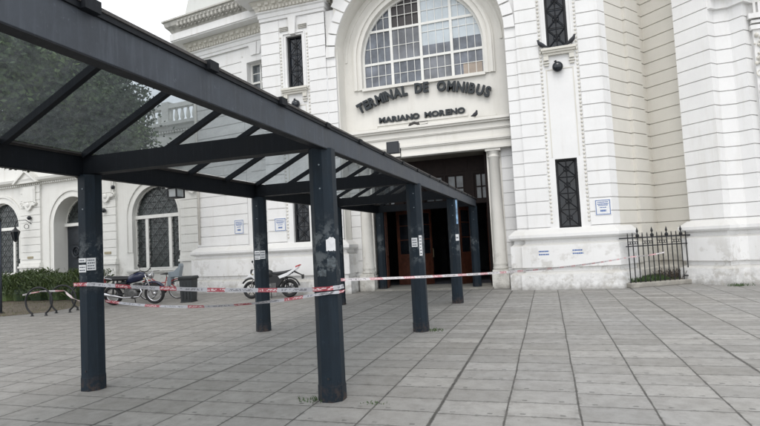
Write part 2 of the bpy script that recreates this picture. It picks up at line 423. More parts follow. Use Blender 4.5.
sc = bpy.context.scene
sc.view_settings.view_transform = 'Standard'; sc.view_settings.look = 'None'; sc.view_settings.exposure = 0; sc.view_settings.gamma = 1
w = bpy.data.worlds.new('World'); sc.world = w; w.use_nodes = True
nt = w.node_tree; bg = nt.nodes['Background']
SUN_EL, SUN_AZ = R(55), R(178)   # azimuth clockwise from +Y: behind the viewer, to the right
sky = nn(nt, 'ShaderNodeTexSky'); sky.sky_type = 'NISHITA'; sky.sun_disc = False; sky.sun_elevation = SUN_EL; sky.sun_rotation = SUN_AZ
sky.air_density = 1.0; sky.dust_density = 4.0
tcw = nn(nt, 'ShaderNodeTexCoord')
cl = noise(nt, tcw.outputs['Generated'], 2.2, 6, .6, (1, 1, 2.5))
over = mix(nt, ramp(nt, cl, .35, .7), (10.2, 10.5, 10.9), (12.8, 12.9, 13.0))
colr = mix(nt, .85, sky.outputs[0], over)
L(nt, colr, bg.inputs['Color']); bg.inputs['Strength'].default_value = .150
sl = bpy.data.lights.new('sun', 'SUN'); sl.energy = .9; sl.angle = R(25); sl.color = (1, .97, .93)
so = bpy.data.objects.new('sun', sl); C.objects.link(so)
sd = Vector((math.sin(SUN_AZ)*math.cos(SUN_EL), math.cos(SUN_AZ)*math.cos(SUN_EL), math.sin(SUN_EL)))
so.rotation_euler = sd.to_track_quat('Z', 'Y').to_euler(); so.location = (6, -8, 20)

# ------------------------------------------------------------------ ground
m = MB(); m.quad((-300, -250, 0), (300, -250, 0), (300, 400, 0), (-300, 400, 0))
tag(m.build('pavement', M['paving']), kind='structure')
lawn_poly = [(-34, 9.6), (-15.5, 11.55), (-14.75, 12.4), (-15.2, 14.4), (-16.7, 15.6), (-17.4, 18.6), (-34, 18.6)]
m = MB(); m.add([(x, y, .006) for x, y in lawn_poly], [tuple(range(len(lawn_poly)))])
tag(m.build('soil', M['soil']), kind='structure')
def inside(x, y, poly):
    c = False; n = len(poly)
    for i in range(n):
        (x0, y0), (x1, y1) = poly[i], poly[(i+1) % n]
        if (y0 > y) != (y1 > y) and x < (x1-x0)*(y-y0)/(y1-y0)+x0: c = not c
    return c
def blades(m, x, y, z, h, wd, lean=.5, k=1):
    for _ in range(k):
        a = random.uniform(0, 2*PI); l = random.uniform(0, lean)*h
        dx, dy = math.cos(a)*wd, math.sin(a)*wd; b = random.uniform(0, 2*PI); hh = h*random.uniform(.6, 1.15)
        m.add([(x-dx, y-dy, z), (x+dx, y+dy, z), (x+dx*.6+math.cos(b)*l*.4, y+dy*.6+math.sin(b)*l*.4, z+hh*.6), (x+math.cos(b)*l, y+math.sin(b)*l, z+hh)], [(0, 1, 2, 3)])
m = MB(); n = 0
while n < 9000:
    x, y = random.uniform(-28, -14.6), random.uniform(9.6, 15.6)
    if not inside(x, y, lawn_poly): continue
    n += 1
    if random.random() < .55 and (math.sin(x*1.7)+math.sin(y*2.3+x)) > .2: continue
    blades(m, x, y, 0, .045, .006, .8)
tag(m.build('grass', M['grass'], fix=False), kind='stuff')

# ------------------------------------------------------------------ terminal building
F0 = Frame(0, 16.25)            # main front plane; s = world x
term = thing('terminal_building', 'white rusticated bus terminal with big arched window above dark entrance', 'building', loc=(0, 0, 0))
CX, ZC = -3.66, 7.95

def grille(m, F, s0, s1, z0, z1, d, t=.012, cell=None):
    """iron window grille: uprights, rails and crossing diagonals"""
    cell = cell or (s1-s0); nz = max(1, round((z1-z0)/cell)); h = (z1-z0)/nz
    bw = t
    def bar(a, b):
        m.tube([F(a[0], d, a[1]), F(b[0], d, b[1])], bw, 4)
    for k in range(nz+1): bar((s0, z0+k*h), (s1, z0+k*h))
    for s in (s0+bw, (s0+s1)/2, s1-bw): bar((s, z0), (s, z1))
    for k in range(nz):
        a, b = z0+k*h, z0+(k+1)*h; mz = (a+b)/2; mx = (s0+s1)/2
        bar((s0, a), (s1, b)); bar((s0, b), (s1, a))
        m.torus(F(mx, d, mz), h*.16, bw*.8, (F(0, 1, 0)[0]-F(0, 0, 0)[0], F(0, 1, 0)[1]-F(0, 0, 0)[1], 0), 14, 4)

def slit_window(F, s0, s1, z0, z1, parent, dep):
    w_ = MB()
    t = .05
    for a, b, c, e in ((s0, s0+t, z0, z1), (s1-t, s1, z0, z1), (s0+t, s1-t, z0, z0+t), (s0+t, s1-t, z1-t, z1)):
        w_.box(F, a, b, -dep-.02, -dep+.05, c, e)
    wo = w_.build('window', M['iron'], parent)
    p = MB(); p.quad(F(s0+t, -dep-.005, z0+t), F(s1-t, -dep-.005, z0+t), F(s1-t, -dep-.005, z1-t), F(s0+t, -dep-.005, z1-t))
    p.build('pane', M['dark_glass'], wo)
    g = MB(); grille(g, F, s0+t, s1-t, z0+t, z1-t, -dep+.06, .013)
    g.build('grille', M['iron'], wo)
    return wo

PLINTH = [(-.3, 0), (.25, 0), (.25, .44), (.16, .50), (.12, .52), (.12, .62), (.20, .65), (.20, 1.28), (.12, 1.33), (.09, 1.36), (.09, 1.44), (.20, 1.47), (.235, 1.52), (.235, 1.60), (.05, 1.76), (-.3, 1.76)]
def swp(name, mat, path, prof, **k):
    m_ = MB(); m_.sweep(path, prof); return m_.build(name, mat, term, **k)
def shift(prof, dz): return [(o, z+dz) for o, z in prof]
TOP = 9.64
def rust_profile(z0, z1, gap=.028, dep=.036):
    p = [(-.3, z0)]; z = .242 - .39*math.ceil((.242-z0)/.39); first = True
    p.append((0, z0))
    while z < z1:
        a, b = z-gap/2, z+gap/2
        if a > z0+.01 and b < z1: p += [(0, a), (-dep, a+.006), (-dep, b-.006), (0, b)]
        z += .39
    p += [(0, z1), (-.3, z1)]; return p
def pier(x0, x1, mirror):
    """one of the two front piers; the strip beside the arch carries a second raised layer"""
    sx = (lambda s: 2*CX - s) if mirror else (lambda s: s)
    def rng(a, b):
        a, b = sx(a), sx(b); return (min(a, b), max(a, b))
    wall, ledge, orn = MB(), MB(), MB()
    cl_, ch_ = rng(.10, 1.215)
    wl, wh = rng(.35, .96)
    wall.holes(F0, cl_, ch_, 0, TOP, -.03, .28, [(wl, wh, 1.77, 3.80), (wl, wh, 7.14, 8.98)])
    a, b = rng(-.53, .10); wall.courses(F0, a, b, 1.7, TOP)
    a, b = rng(-.86, -.53); wall.courses(F0, a, b, 1.7, 8.0 if True else TOP, -.05)
    a, b = rng(-.86, -.53); wall.box(F0, a, b, -.8, -.1, 1.7, TOP)
    # frames round the windows, recessed panel between, sills
    for z0, z1 in ((1.77, 3.80), (7.14, 8.98)):
        pass
    a, b = rng(.17, 1.15); c = (a+b)/2
    ledge.box(F0, a, b, -.03, .16, 7.03, 7.10); ledge.box(F0, a+.03, b-.03, -.03, .12, 6.97, 7.03); ledge.box(F0, a+.06, b-.06, -.03, .07, 6.90, 6.97)
    for e in (-.36, .36):
        ledge.box(F0, c+e-.07, c+e+.07, -.03, .06, 6.76, 6.90); ledge.box(F0, c+e-.09, c+e+.09, -.03, .035, 6.68, 6.71)
        ledge.box(F0, c+e-.06, c+e+.06, -.03, .035, 6.60, 6.63)
    # raised frame of the blind panel between the windows
    for s0, s1, z0, z1 in ((a+.10, a+.13, 3.86, 6.5), (b-.13, b-.10, 3.86, 6.5), (a+.13, b-.13, 6.47, 6.5)):
        ledge.box(F0, s0, s1, -.03, -.018, z0, z1)
    # upper window surround
    for s0, s1, z0, z1 in ((wl-.13, wl-.09, 7.10, 9.05), (wh+.09, wh+.13, 7.10, 9.05), (wl-.09, wh+.09, 9.05, 9.10)):
        wall.box(F0, s0, s1, -.03, .015, z0, z1)
    wall.prism(F0, [(c-.10, 9.0), (c+.10, 9.0), (c+.15, TOP), (c-.15, TOP)], -.03, .08)
    for e in (-1, 1):
        for k in range(3): orn.box(F0, c+e*.36-.16, c+e*.36+.16, -.03, .02, 9.18+k*.055, 9.21+k*.055)
    # bead strips
    for s in (a-.02, b+.02):
        bead = MB(); z = 1.95
        while z < 9.0:
            bead.ball(F0(s, -.025, z), .034, 6, (1, .8, 1.25)); z += .115
        bead.build('bead_moulding', M['soil_orn'], term, True)
    if mirror:
        wall.sweep([(-9.25, 17.3), (-9.25, 16.25), (-8.535, 16.25)], rust_profile(1.7, TOP))
    else:
        wall.sweep([(1.215, 16.25), (1.8, 16.25), (2.02, 16.52)], rust_profile(1.7, TOP))
    wall.build('pier_wall', M['white'], term); ledge.build('window_sill', M['soil_orn'], term); orn.build('ornament', M['weather'], term)
    slit_window(F0, wl, wh, 1.77, 3.80, term, .20); slit_window(F0, wl, wh, 7.14, 8.98, term, .20)
pier(-.86, 1.8, False); pier(-9.25, -6.42, True)

# right end of the right pier, the recess and the polygonal corner pavilion
RUST = []
z = .242+.39*3
swp('recess_wall', M['recess'], [(1.79, 16.30), (2.62, 17.42), (2.70, 17.36), (3.16, 18.00), (3.10, 18.10), (3.32, 18.42), (4.35, 17.39)], rust_profile(.2, 12.2))
recess_pl = [(1.85, 16.45), (2.62, 17.48), (3.32, 18.46), (4.30, 17.48)]
swp('plinth', M['recess'], recess_pl, [(-.2, 0), (.16, 0), (.16, .42), (.10, .48), (.10, .60), (.13, .63), (.13, 1.2), (.06, 1.26), (.06, 1.34), (.13, 1.40), (.13, 1.52), (.0, 1.62), (-.2, 1.62)])
RB = [(4.5, 17.70), (3.92, 17.10), (4.60, 16.42), (4.82, 16.64), (5.19, 16.64), (5.44, 16.39), (5.66, 16.61), (7.4, 16.61), (9.0, 15.0)]
swp('pavilion_wall', M['white'], RB[:7], rust_profile(1.7, 12.2)); swp('pavilion_wall', M['white'], RB[6:], [(-.3, 0), (0, 0), (0, 12.2), (-.3, 12.2)])
swp('plinth', M['white'], RB, PLINTH)
swp('plinth', M['white'], [(-.56, 16.6), (-.56, 16.25), (1.8, 16.25), (2.3, 16.85)], PLINTH)
swp('plinth', M['white'], [(-.88, 17.2), (-.88, 16.33), (-.50, 16.33)], PLINTH)
swp('plinth', M['white'], [(-9.9, 17.22), (-9.25, 17.15), (-9.25, 16.25), (-6.76, 16.25), (-6.76, 16.6)], PLINTH)
swp('plinth', M['white'], [(-6.82, 16.33), (-6.44, 16.33), (-6.44, 17.2)], PLINTH)
# entablature and garland column on the pavilion
swp('cornice', M['white'], [(4.64, 16.46), (4.82, 16.64), (5.19, 16.64), (5.44, 16.39), (5.66, 16.61), (7.4, 16.61), (9, 15)], [(-.1, 7.62), (.10, 7.62), (.10, 7.86), (.30, 7.95), (.30, 8.10), (-.1, 8.10)])
swp('frieze', M['soil_orn'], [(4.66, 16.48), (4.82, 16.64), (5.19, 16.64), (5.44, 16.39), (5.66, 16.61), (7.4, 16.61)], [(-.05, 8.10), (.26, 8.10), (.34, 8.26), (-.05, 8.26)])
FC = Frame(6.02, 16.50)
cb = MB(); cb.box(FC, -.34, .5, -.3, .02, 1.7, 7.0); cb.box(FC, -.40, .56, -.3, .07, 6.86, 6.98); cb.box(FC, -.37, .53, -.3, .05, 7.04, 7.12); cb.box(FC, -.44, .6, -.3, .10, 7.16, 7.30)
for k in range(7): cb.box(FC, -.30+k*.115, -.24+k*.115, .0, .045, 7.32, 7.60)
cb.build('pilaster', M['white'], term)
gar = MB()
for k in range(190):
    t = random.random(); z = 4.7 + 2.1*t
    gar.ball(FC(random.gauss(0, .13)-.05, .03+random.uniform(0, .05), z), random.uniform(.025, .06), 6, (1, 1, random.uniform(.6, 1.3)))
for k in range(26):
    gar.torus(FC(random.uniform(-.28, .18), .05, 4.75+k*.082), random.uniform(.05, .10), .018, (random.uniform(-.4, .4), 1, random.uniform(-.4, .4)), 12, 5)
gar.build('garland', M['soil_orn'], term, True)

# central bay: arch ring on the front plane, deep reveal, glazing wall
BACK = -.75
cw = MB()
cw.arch_wall(F0, -6.42, -.86-.0, 7.9, TOP+1.6, CX, ZC, 2.80, -.78, -.052, 40)
# voussoir blocks that fan round the arch
vs_ = MB()
n = 23
for k in range(n):
    a0 = PI*k/n + .008; a1 = PI*(k+1)/n - .008
    vs_.arc_band(F0, CX, ZC, 2.803, 3.12 if k % 2 or abs(math.cos((a0+a1)/2)) > .92 else 3.36, a0, a1, -.06, .012, 3)
vs_.build('voussoir', M['white'], term)
cw.holes(F0, -6.42, -.86, 0, ZC, BACK, .3, [(-5.62, -1.70, 0, 4.42), (CX-2.10, CX+2.10, 6.93, ZC, 1)])
cw.arch_wall(F0, -6.52, -.80, ZC, 11.2, CX, ZC, 2.10, BACK-.3, BACK, 40)
cw.box(F0, -6.6, -6.42, -.8, -.16, 0, 9.0); cw.box(F0, -.86, -.7, -.8, -.16, 0, 9.0)
cw.build('wall', M['cream'], term).name = 'central_wall'
mo = MB()
for r0, r1, d in ((2.10, 2.20, .07), (2.20, 2.27, .04), (2.27, 2.36, .10), (2.36, 2.42, .05)):
    mo.arc_band(F0, CX, ZC, r0, r1, 0, PI, BACK+.001, BACK+d, 48)
    for e in (-1, 1):
        a, b = sorted((CX+e*r0, CX+e*r1)); mo.box(F0, a, b, BACK+.001, BACK+d, 6.90, ZC)
mo.box(F0, CX-2.10, CX+2.10, BACK+.001, BACK+.10, 6.84, 6.94)
mo.arc_band(F0, CX, ZC, 2.62, 2.70, 0, PI, BACK+.001, BACK+.03, 48)
mo.build('arch_moulding', M['cream'], term)
# narrow rusticated wall returns between portal column and piers
for a, b in ((-1.24, -.87), (-6.41, -6.06)):
    rr = MB()
    rr.courses(F0, a, b, .6, 4.4, BACK+.05, .03, .242, .016); rr.box(F0, a, b, BACK, BACK+.12, 0, .6)
    rr.build('side_wall', M['white'], term)
# great arched window
win = MB(); D = BACK-.18
def zarc(s, r=2.10):
    q = r*r-(s-CX)**2; return ZC + math.sqrt(max(q, 0))
for s in (-4.70, -3.66, -2.62):
    win.box(F0, s-.045, s+.045, D-.03, D+.05, 6.94, zarc(s))
for z in (7.81, 8.95):
    h = 2.10 if z < ZC else math.sqrt(2.1**2-(z-ZC)**2)
    win.box(F0, CX-h, CX+h, D-.025, D+.042, z-.04, z+.04)
win.arc_band(F0, CX, ZC, 2.03, 2.105, 0, PI, D-.03, D+.06, 40)
for e in (-1, 1):
    a, b = sorted((CX+e*2.03, CX+e*2.105)); win.box(F0, a, b, D-.03, D+.06, 6.94, ZC)
win.box(F0, CX-2.03, CX+2.03, D-.03, D+.06, 6.94, 6.99)
mt = .0085
def vbar(s, z0, z1): win.box(F0, s-mt, s+mt, D-.01, D+.025, z0, z1)
def hbar(z, s0, s1): win.box(F0, s0, s1, D-.012, D+.022, z-mt, z+mt)
SB = [CX-2.06, -4.70, -3.66, -2.62, CX+2.06]
for i in range(4):
    for k in range(1, 4):
        s = SB[i] + (SB[i+1]-SB[i])*k/4; vbar(s, 6.94, zarc(s)-.02)
    for z in (7.38, 8.36, 8.66, 9.40, 9.75):
        s0, s1 = SB[i], SB[i+1]
        if z > ZC:
            h = math.sqrt(max(0, 2.08**2-(z-ZC)**2)); s0, s1 = max(s0, CX-h), min(s1, CX+h)
        if s1 > s0 and not (z == 8.66 and i < 2) and not (z == 8.36 and i >= 2): hbar(z, s0, s1)
wino = win.build('window', M['winframe'], term)
def pane(i, z0, z1, mat, dd=0.0, sa=None, sb=None):
    p = MB(); s0 = sa if sa is not None else SB[i]; s1 = sb if sb is not None else SB[i+1]; N = 10
    for k in range(N):
        a = s0+(s1-s0)*k/N; b = s0+(s1-s0)*(k+1)/N
        ta, tb = min(z1, zarc(a)), min(z1, zarc(b))
        if min(ta, tb) <= z0: 
            if max(ta, tb) <= z0: continue
            ta, tb = max(ta, z0), max(tb, z0)
        p.quad(F0(a, D+dd, z0), F0(b, D+dd, z0), F0(b, D+dd, tb), F0(a, D+dd, ta))
    if p.v: p.build('pane', next(PB) if mat is pb else mat, wino)
import itertools
PB = itertools.cycle([glass_mat('blue_grey_pane', c_, r_, .6, .55, s_) for c_, r_, s_ in (((.15, .165, .195), .18, 1.7), ((.115, .13, .155), .12, 2.4), ((.17, .18, .20), .22, 1.2))])  # differing tones and noise put the glass's uneven reflections into the pane colour
pb, pp, pdk = M['pane_blue'], M['pane_pale'], M['pane_dark']
pane(0, 6.94, 7.81, pb); pane(1, 6.94, 7.81, pb); pane(2, 6.94, 7.81, pb); pane(3, 6.94, 7.81, pb)
pane(0, 7.81, 10.1, pb); pane(1, 7.81, 8.95, pb); pane(1, 8.95, 10.1, pdk, -.03)
pane(2, 7.81, 8.20, pb); pane(2, 8.20, 8.95, pp); pane(2, 8.95, 10.1, pp)
pane(3, 7.81, 8.28, pb); pane(3, 8.28, 10.1, pp)
pane(3, 7.0, 7.37, M['pane_tan'], .004, -2.28, -1.66)

# entablature over the door
ent = MB()
for z0, z1, d in ((4.40, 4.47, .30), (4.47, 4.66, .24), (4.66, 4.70, .29), (4.70, 4.78, .32), (4.78, 5.02, .24), (5.02, 5.05, .28), (5.05, 5.10, .30), (5.10, 5.24, .27), (5.24, 5.30, .36), (5.30, 5.38, .42)):
    ent.box(F0, -6.40, -.88, BACK+.001, BACK+d, z0, z1)
ent.build('entablature', M['cream'], term, bevel=.008)
pl = MB(); pl.box(F0, -5.30, -2.20, BACK+.001, BACK+.035, 5.58, 5.66); pl.box(F0, -5.98, -5.30, BACK+.001, BACK+.025, 5.50, 5.58); pl.box(F0, -2.05, -1.30, BACK+.001, BACK+.025, 5.50, 5.57)
pl.box(F0, -6.0, -1.3, BACK+.001, BACK+.018, 5.38, 5.50)
pl.build('name_ledge', M['cream'], term)
# portal columns
for s in (-1.47, -5.86):
    c_ = MB(); o = F0(s, BACK+.02, 0)
    c_.lathe(o, [(.23, .58), (.24, .64), (.20, .70), (.22, .74), (.22, .78), (.195, .84), (.19, 2.0), (.168, 4.12), (.19, 4.14), (.19, 4.18), (.168, 4.20), (.172, 4.26), (.23, 4.32)], 28)
    co = c_.build('column', M['cream'], term, True)
    b_ = MB(); b_.box(F0, s-.26, s+.26, BACK-.20, BACK+.28, 0, .52); b_.box(F0, s-.24, s+.24, BACK-.20, BACK+.26, .52, .58); b_.build('pedestal', M['cream'], co, bevel=.01)
    b_ = MB(); b_.box(F0, s-.24, s+.24, BACK-.20, BACK+.26, 4.32, 4.40); b_.build('abacus', M['cream'], co, bevel=.01)
# portal: soffit, jambs, timber screen, doors, dark hall
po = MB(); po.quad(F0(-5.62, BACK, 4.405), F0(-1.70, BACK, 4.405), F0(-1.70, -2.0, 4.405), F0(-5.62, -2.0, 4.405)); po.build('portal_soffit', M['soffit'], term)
po = MB()
SD = -1.75
po.box(F0, -5.62, -5.50, -2.0, -1.05, 0, 4.40); po.box(F0, -1.82, -1.70, -2.0, -1.05, 0, 4.40)
po.box(F0, -5.50, -1.82, SD-.10, SD+.06, 3.80, 4.40); po.box(F0, -5.50, -1.82, SD-.10, SD+.10, 2.78, 2.92)
for k in range(5): po.box(F0, -5.40+k*.78, -4.80+k*.78, SD+.06, SD+.08, 3.90, 4.30)
MUL = [-5.50, -4.66, -4.10, -3.22, -2.78, -1.82]
for a, b in ((-5.09, -4.71), (-4.13, -3.97), (-3.35, -3.19), (-2.61, -2.23)):
    po.box(F0, a, b, SD-.10, SD+.04, 2.92, 3.80); po.box(F0, a+.04, b-.04, SD+.04, SD+.09, 2.92, 3.80)
for s in (-4.35, -2.98): po.box(F0, s-.09, s+.09, SD-.10, SD+.06, 0, 2.78)
po.build('portal_screen', M['dark_wood'], term)
for a, b in ((-5.50, -5.09), (-4.71, -4.13), (-3.97, -3.35), (-3.19, -2.61), (-2.23, -1.82)):
    q = MB(); z0, z1 = 2.92, 3.80; t = .035
    mid = (a+b)/2
    for s0, s1, c, e in ((a, a+t, z0, z1), (b-t, b, z0, z1), (a+t, b-t, z1-t, z1), (a+t, b-t, z0, z0+t), (mid-.022, mid+.022, z0+t, z1-t), (a+t, mid-.022, 3.33, 3.37), (mid+.022, b-t, 3.33, 3.37)):
        q.box(F0, s0, s1, SD-.05, SD+.03, c, e)
    qo = q.build('window', M['dark_wood'], term)
    q = MB(); q.quad(F0(a, SD-.02, z0), F0(b, SD-.02, z0), F0(b, SD-.02, z1), F0(a, SD-.02, z1)); q.build('pane', M['pane_portal'], qo)
def door_leaf(x, y, ang):
    FD = Frame(x, y, ang); d = MB(); Wd = .82; t = .03
    for a, b, c, e in ((0, .11, .02, 2.74), (Wd-.11, Wd, .02, 2.74), (.11, Wd-.11, .02, .22), (.11, Wd-.11, 2.60, 2.74), (.11, Wd-.11, 1.02, 1.14)):
        d.box(FD, a, b, -t, t, c, e)
    d.box(FD, .11, Wd-.11, -.012, .012, .22, 1.02); d.box(FD, .20, Wd-.20, -.022, .022, .32, .92)
    for k in (1, 2): d.box(FD, .11, Wd-.11, -.014, .014, 1.14+k*.52-.015, 1.14+k*.52+.015)
    do = d.build('door', M['wood'], term)
    g = MB(); g.box(FD, .11, Wd-.11, -.004, .004, 1.14, 2.60); g.build('pane', M['dark_glass'], do)
    h = MB(); h.tube([FD(Wd-.05, t, 1.0), FD(Wd-.05, t+.05, 1.0), FD(Wd-.05, t+.05, 1.3), FD(Wd-.05, t, 1.3)], .01, 6); h.build('handle', M['bronze'], do)
door_leaf(-5.48, 18.02, 78); door_leaf(-5.30, 18.75, 8); door_leaf(-4.30, 18.1, -72); door_leaf(-3.05, 18.9, -100); door_leaf(-2.90, 18.1, -68); door_leaf(-1.86, 18.85, -105)
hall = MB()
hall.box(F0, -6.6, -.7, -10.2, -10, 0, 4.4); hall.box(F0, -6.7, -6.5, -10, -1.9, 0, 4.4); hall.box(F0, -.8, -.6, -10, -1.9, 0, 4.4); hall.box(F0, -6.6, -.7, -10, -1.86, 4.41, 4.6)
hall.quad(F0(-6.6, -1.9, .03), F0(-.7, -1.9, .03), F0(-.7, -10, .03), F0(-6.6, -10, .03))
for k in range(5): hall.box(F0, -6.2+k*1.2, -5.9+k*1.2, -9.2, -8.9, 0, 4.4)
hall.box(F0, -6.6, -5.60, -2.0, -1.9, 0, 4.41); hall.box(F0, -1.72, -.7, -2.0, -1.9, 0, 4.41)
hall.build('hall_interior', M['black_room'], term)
st = MB(); st.box(F0, -5.62, -1.70, -2.1, BACK+.28, 0, .05); st.build('threshold', M['kerb'], term)

# left bay of the terminal, set back behind the tower
FB = Frame(-9.25, 17.15, 9)
wall = MB()
wall.holes(FB, -4.1, 0.3, 0, 9.4, -.045, .3, [(-1.27, -.36, 7.35, 8.72)])
for s0, s1, z0, z1 in ((-4.1, -1.52, 1.7, 9.05), (-1.27, .3, 1.7, 7.2), (-.10, .3, 7.2, 9.05)):
    wall.courses(FB, s0, s1, z0, z1)
wall.box(FB, -1.52, -1.27, -.04, .03, 7.15, 8.95); wall.box(FB, -.36, -.12, -.04, .03, 7.15, 8.95); wall.box(FB, -1.27, -.36, -.04, .03, 8.72, 8.95)
wall.box(FB, -1.60, -.05, -.04, .10, 7.02, 7.15)
for k, e in enumerate((-.26, -.09, .09)): wall.prism(FB, [(-.815+e*.8, 8.95), (-.815+(e+.17)*.8, 8.95), (-.815+(e+.17)*1.25, 9.42), (-.815+e*1.25, 9.42)], -.04, .07 if k != 1 else .10)
swp('plinth', M['white'], [FB(-4.2, -1.0, 0)[:2], FB(-4.1, 0, 0)[:2], FB(.1, 0, 0)[:2]], PLINTH)
q = MB()
for s0, s1, z0, z1 in ((-1.27, -1.21, 7.35, 8.72), (-.42, -.36, 7.35, 8.72), (-1.21, -.42, 8.66, 8.72), (-1.21, -.42, 7.35, 7.41), (-.84, -.79, 7.41, 8.66), (-1.21, -.42, 7.93, 8.0)):
    q.box(FB, s0, s1, -.30, -.22, z0, z1)
for z in (7.65, 8.33): q.box(FB, -1.21, -.42, -.28, -.25, z-.012, z+.012)
qo = q.build('window', M['winframe'], term)
q = MB(); q.quad(FB(-1.25, -.27, 7.37), FB(-.38, -.27, 7.37), FB(-.38, -.27, 8.70), FB(-1.25, -.27, 8.70)); q.build('pane', M['pane_portal'], qo)
# side faces of piers and closing walls
a_ = FB(-4.1, 0, 0); wall.quad(a_, (a_[0]-.2, 24, 0), (a_[0]-.2, 24, 10.4), (a_[0], a_[1], 10.4))
wall.quad((9, 15, 0), (16, 15, 0), (16, 15, 12.2), (9, 15, 12.2))

# cornices: bay + left tower
bpath = [(-13.9, 24), FB(-4.1, 0, 0)[:2], FB(.3, 0, 0)[:2]]
tpath = [(-9.25, 17.25), (-9.25, 16.25), (-6.80, 16.25), (-6.80, 16.75)]
rpath = [(-.52, 16.75), (-.52, 16.25), (1.8, 16.25), (2.05, 16.55)]
c1 = [(-.3, 9.36), (.03, 9.36), (.03, 9.46), (.06, 9.48), (.06, 9.62), (.11, 9.66), (.11, 9.70), (-.3, 9.70)]
o1 = [(-.3, 9.702), (.10, 9.702), (.14, 9.80), (.18, 9.84), (.18, 9.90), (.26, 9.98), (.26, 10.04), (-.3, 10.04)]
c2 = [(-.3, 10.042), (.62, 10.042), (.62, 10.08), (.66, 10.09), (.66, 10.36), (.60, 10.40), (-.3, 10.40)]
o2 = [(-.3, 10.402), (.60, 10.402), (.66, 10.50), (.80, 10.62), (.84, 10.78), (.90, 10.80), (.90, 10.86), (-.3, 10.86)]
for pth, dz in ((bpath, 0.0), (tpath, .27), (rpath, .27)):
    swp('cornice', M['white'], pth, shift(c1, dz)); swp('frieze', M['soil_orn'], pth, shift(o1, dz)); swp('cornice', M['white'], pth, shift(c2, dz)); swp('frieze', M['weather'], pth, shift(o2, dz))
def along(path, step, fn):
    for (x0, y0), (x1, y1) in zip(path, path[1:]):
        l = math.hypot(x1-x0, y1-y0); deg = -math.degrees(math.atan2(y1-y0, x1-x0)); Fx = Frame(x0, y0, deg); k = int(l/step)
        for i in range(k): fn(Fx, (i+.5)*l/k)
def dentils(pth, dz):
    dent = MB()
    along(pth, .13, lambda F, s: dent.box(F, s-.038, s+.038, .10, .17, 9.72+dz, 9.82+dz))
    along(pth, .26, lambda F, s: dent.box(F, s-.075, s+.075, .18, .25, 9.86+dz, 9.98+dz))
    dent.build('dentil', M['soil_orn'], term)
    dent = MB()
    along(pth, .20, lambda F, s: [dent.ball(F(s, .77, 10.60+dz), .085, 6, (1, 1, 1.2)), dent.ball(F(s+.1, .84, 10.70+dz), .05, 6), dent.ball(F(s+.05, .70, 10.50+dz), .05, 6)])
    dent.build('leaf_ornament', M['weather'], term)
dentils(bpath[1:], 0); dentils(tpath, .27); dentils(rpath, .27)
att = MB()
def slope_block(x0, x1, y0, y1, z0, z1, ins):
    P = [(x0, y0, z0), (x1, y0, z0), (x1, y1, z0), (x0, y1, z0), (x0+ins, y0+ins, z1), (x1-ins*.2, y0+ins, z1), (x1-ins*.2, y1-ins, z1), (x0+ins, y1-ins, z1)]
    att.add(P, [(0, 1, 5, 4), (1, 2, 6, 5), (2, 3, 7, 6), (3, 0, 4, 7), (4, 5, 6, 7)])
slope_block(-13.1, -8.9, 17.1, 26, 10.84, 14.5, .55)
slope_block(-9.1, -6.85, 16.3, 26, 10.84, 12.5, .02)
slope_block(-.5, 1.8, 16.3, 26, 10.84, 12.5, .02)
att.box(W0, -6.86, -.5, 16.35, 26, 11.15, 12.6)
att.box(W0, 1.5, 16, 18.6, 30, 12.0, 12.6)
att.build('attic', M['attic'], term)
wall.build('bay_wall', M['white'], term)
dp = MB(); fb = FB(-3.95, .06, 0); dp.tube([(fb[0], fb[1], 1.9), (fb[0], fb[1], 9.3)], .05, 10); dp.build('drainpipe', M['recess'], term, True)

# ------------------------------------------------------------------ left wing
FW = Frame(-16, 20.0, 5)
wing = thing('wing_building', 'low white wing with arched lattice windows, cartouche pilasters and a dark panelled door', 'building')
ww = MB(); wp = MB()
SPR, Z1 = 3.40, 5.62
ARCH = [(-12.35, 1.42, .95, .30), (-6.85, 1.36, 0.0, .75), (-1.34, 1.42, .95, .30)]   # centre, radius, sill, depth
edges = [-15.2, -9.6, -4.1, 2.3]
for (c, r, sill, dep), a, b in zip(ARCH, edges, edges[1:]):
    mould = MB(); ww.arch_wall(FW, a, b, SPR, Z1, c, SPR, r, -dep, 0, 36)
    ww.box(FW, a, c-r, -dep, 0, 0, SPR); ww.box(FW, c+r, b, -dep, 0, 0, SPR)
    if sill: ww.box(FW, c-r, c+r, -.3, -.04, 0, sill)
    for r0, r1, d in ((r, r+.10, .05), (r+.10, r+.30, .03), (r+.30, r+.40, .08)):
        mould.arc_band(FW, c, SPR, r0, r1, 0, PI, .001, d, 36)
        for e in (-1, 1):
            p, q = sorted((c+e*r0, c+e*r1)); mould.box(FW, p, q, .001, d, 1.75 if sill else .5, SPR)
    if sill: mould.box(FW, c-r-.42, c+r+.42, -.2, .14, sill-.10, sill); mould.box(FW, c-r-.36, c+r+.36, .0, .08, sill-.18, sill-.10)
    mould.build('arch_moulding', M['wing'], wing)
ww.box(FW, -30, -15.2, -.3, 0, 0, Z1)
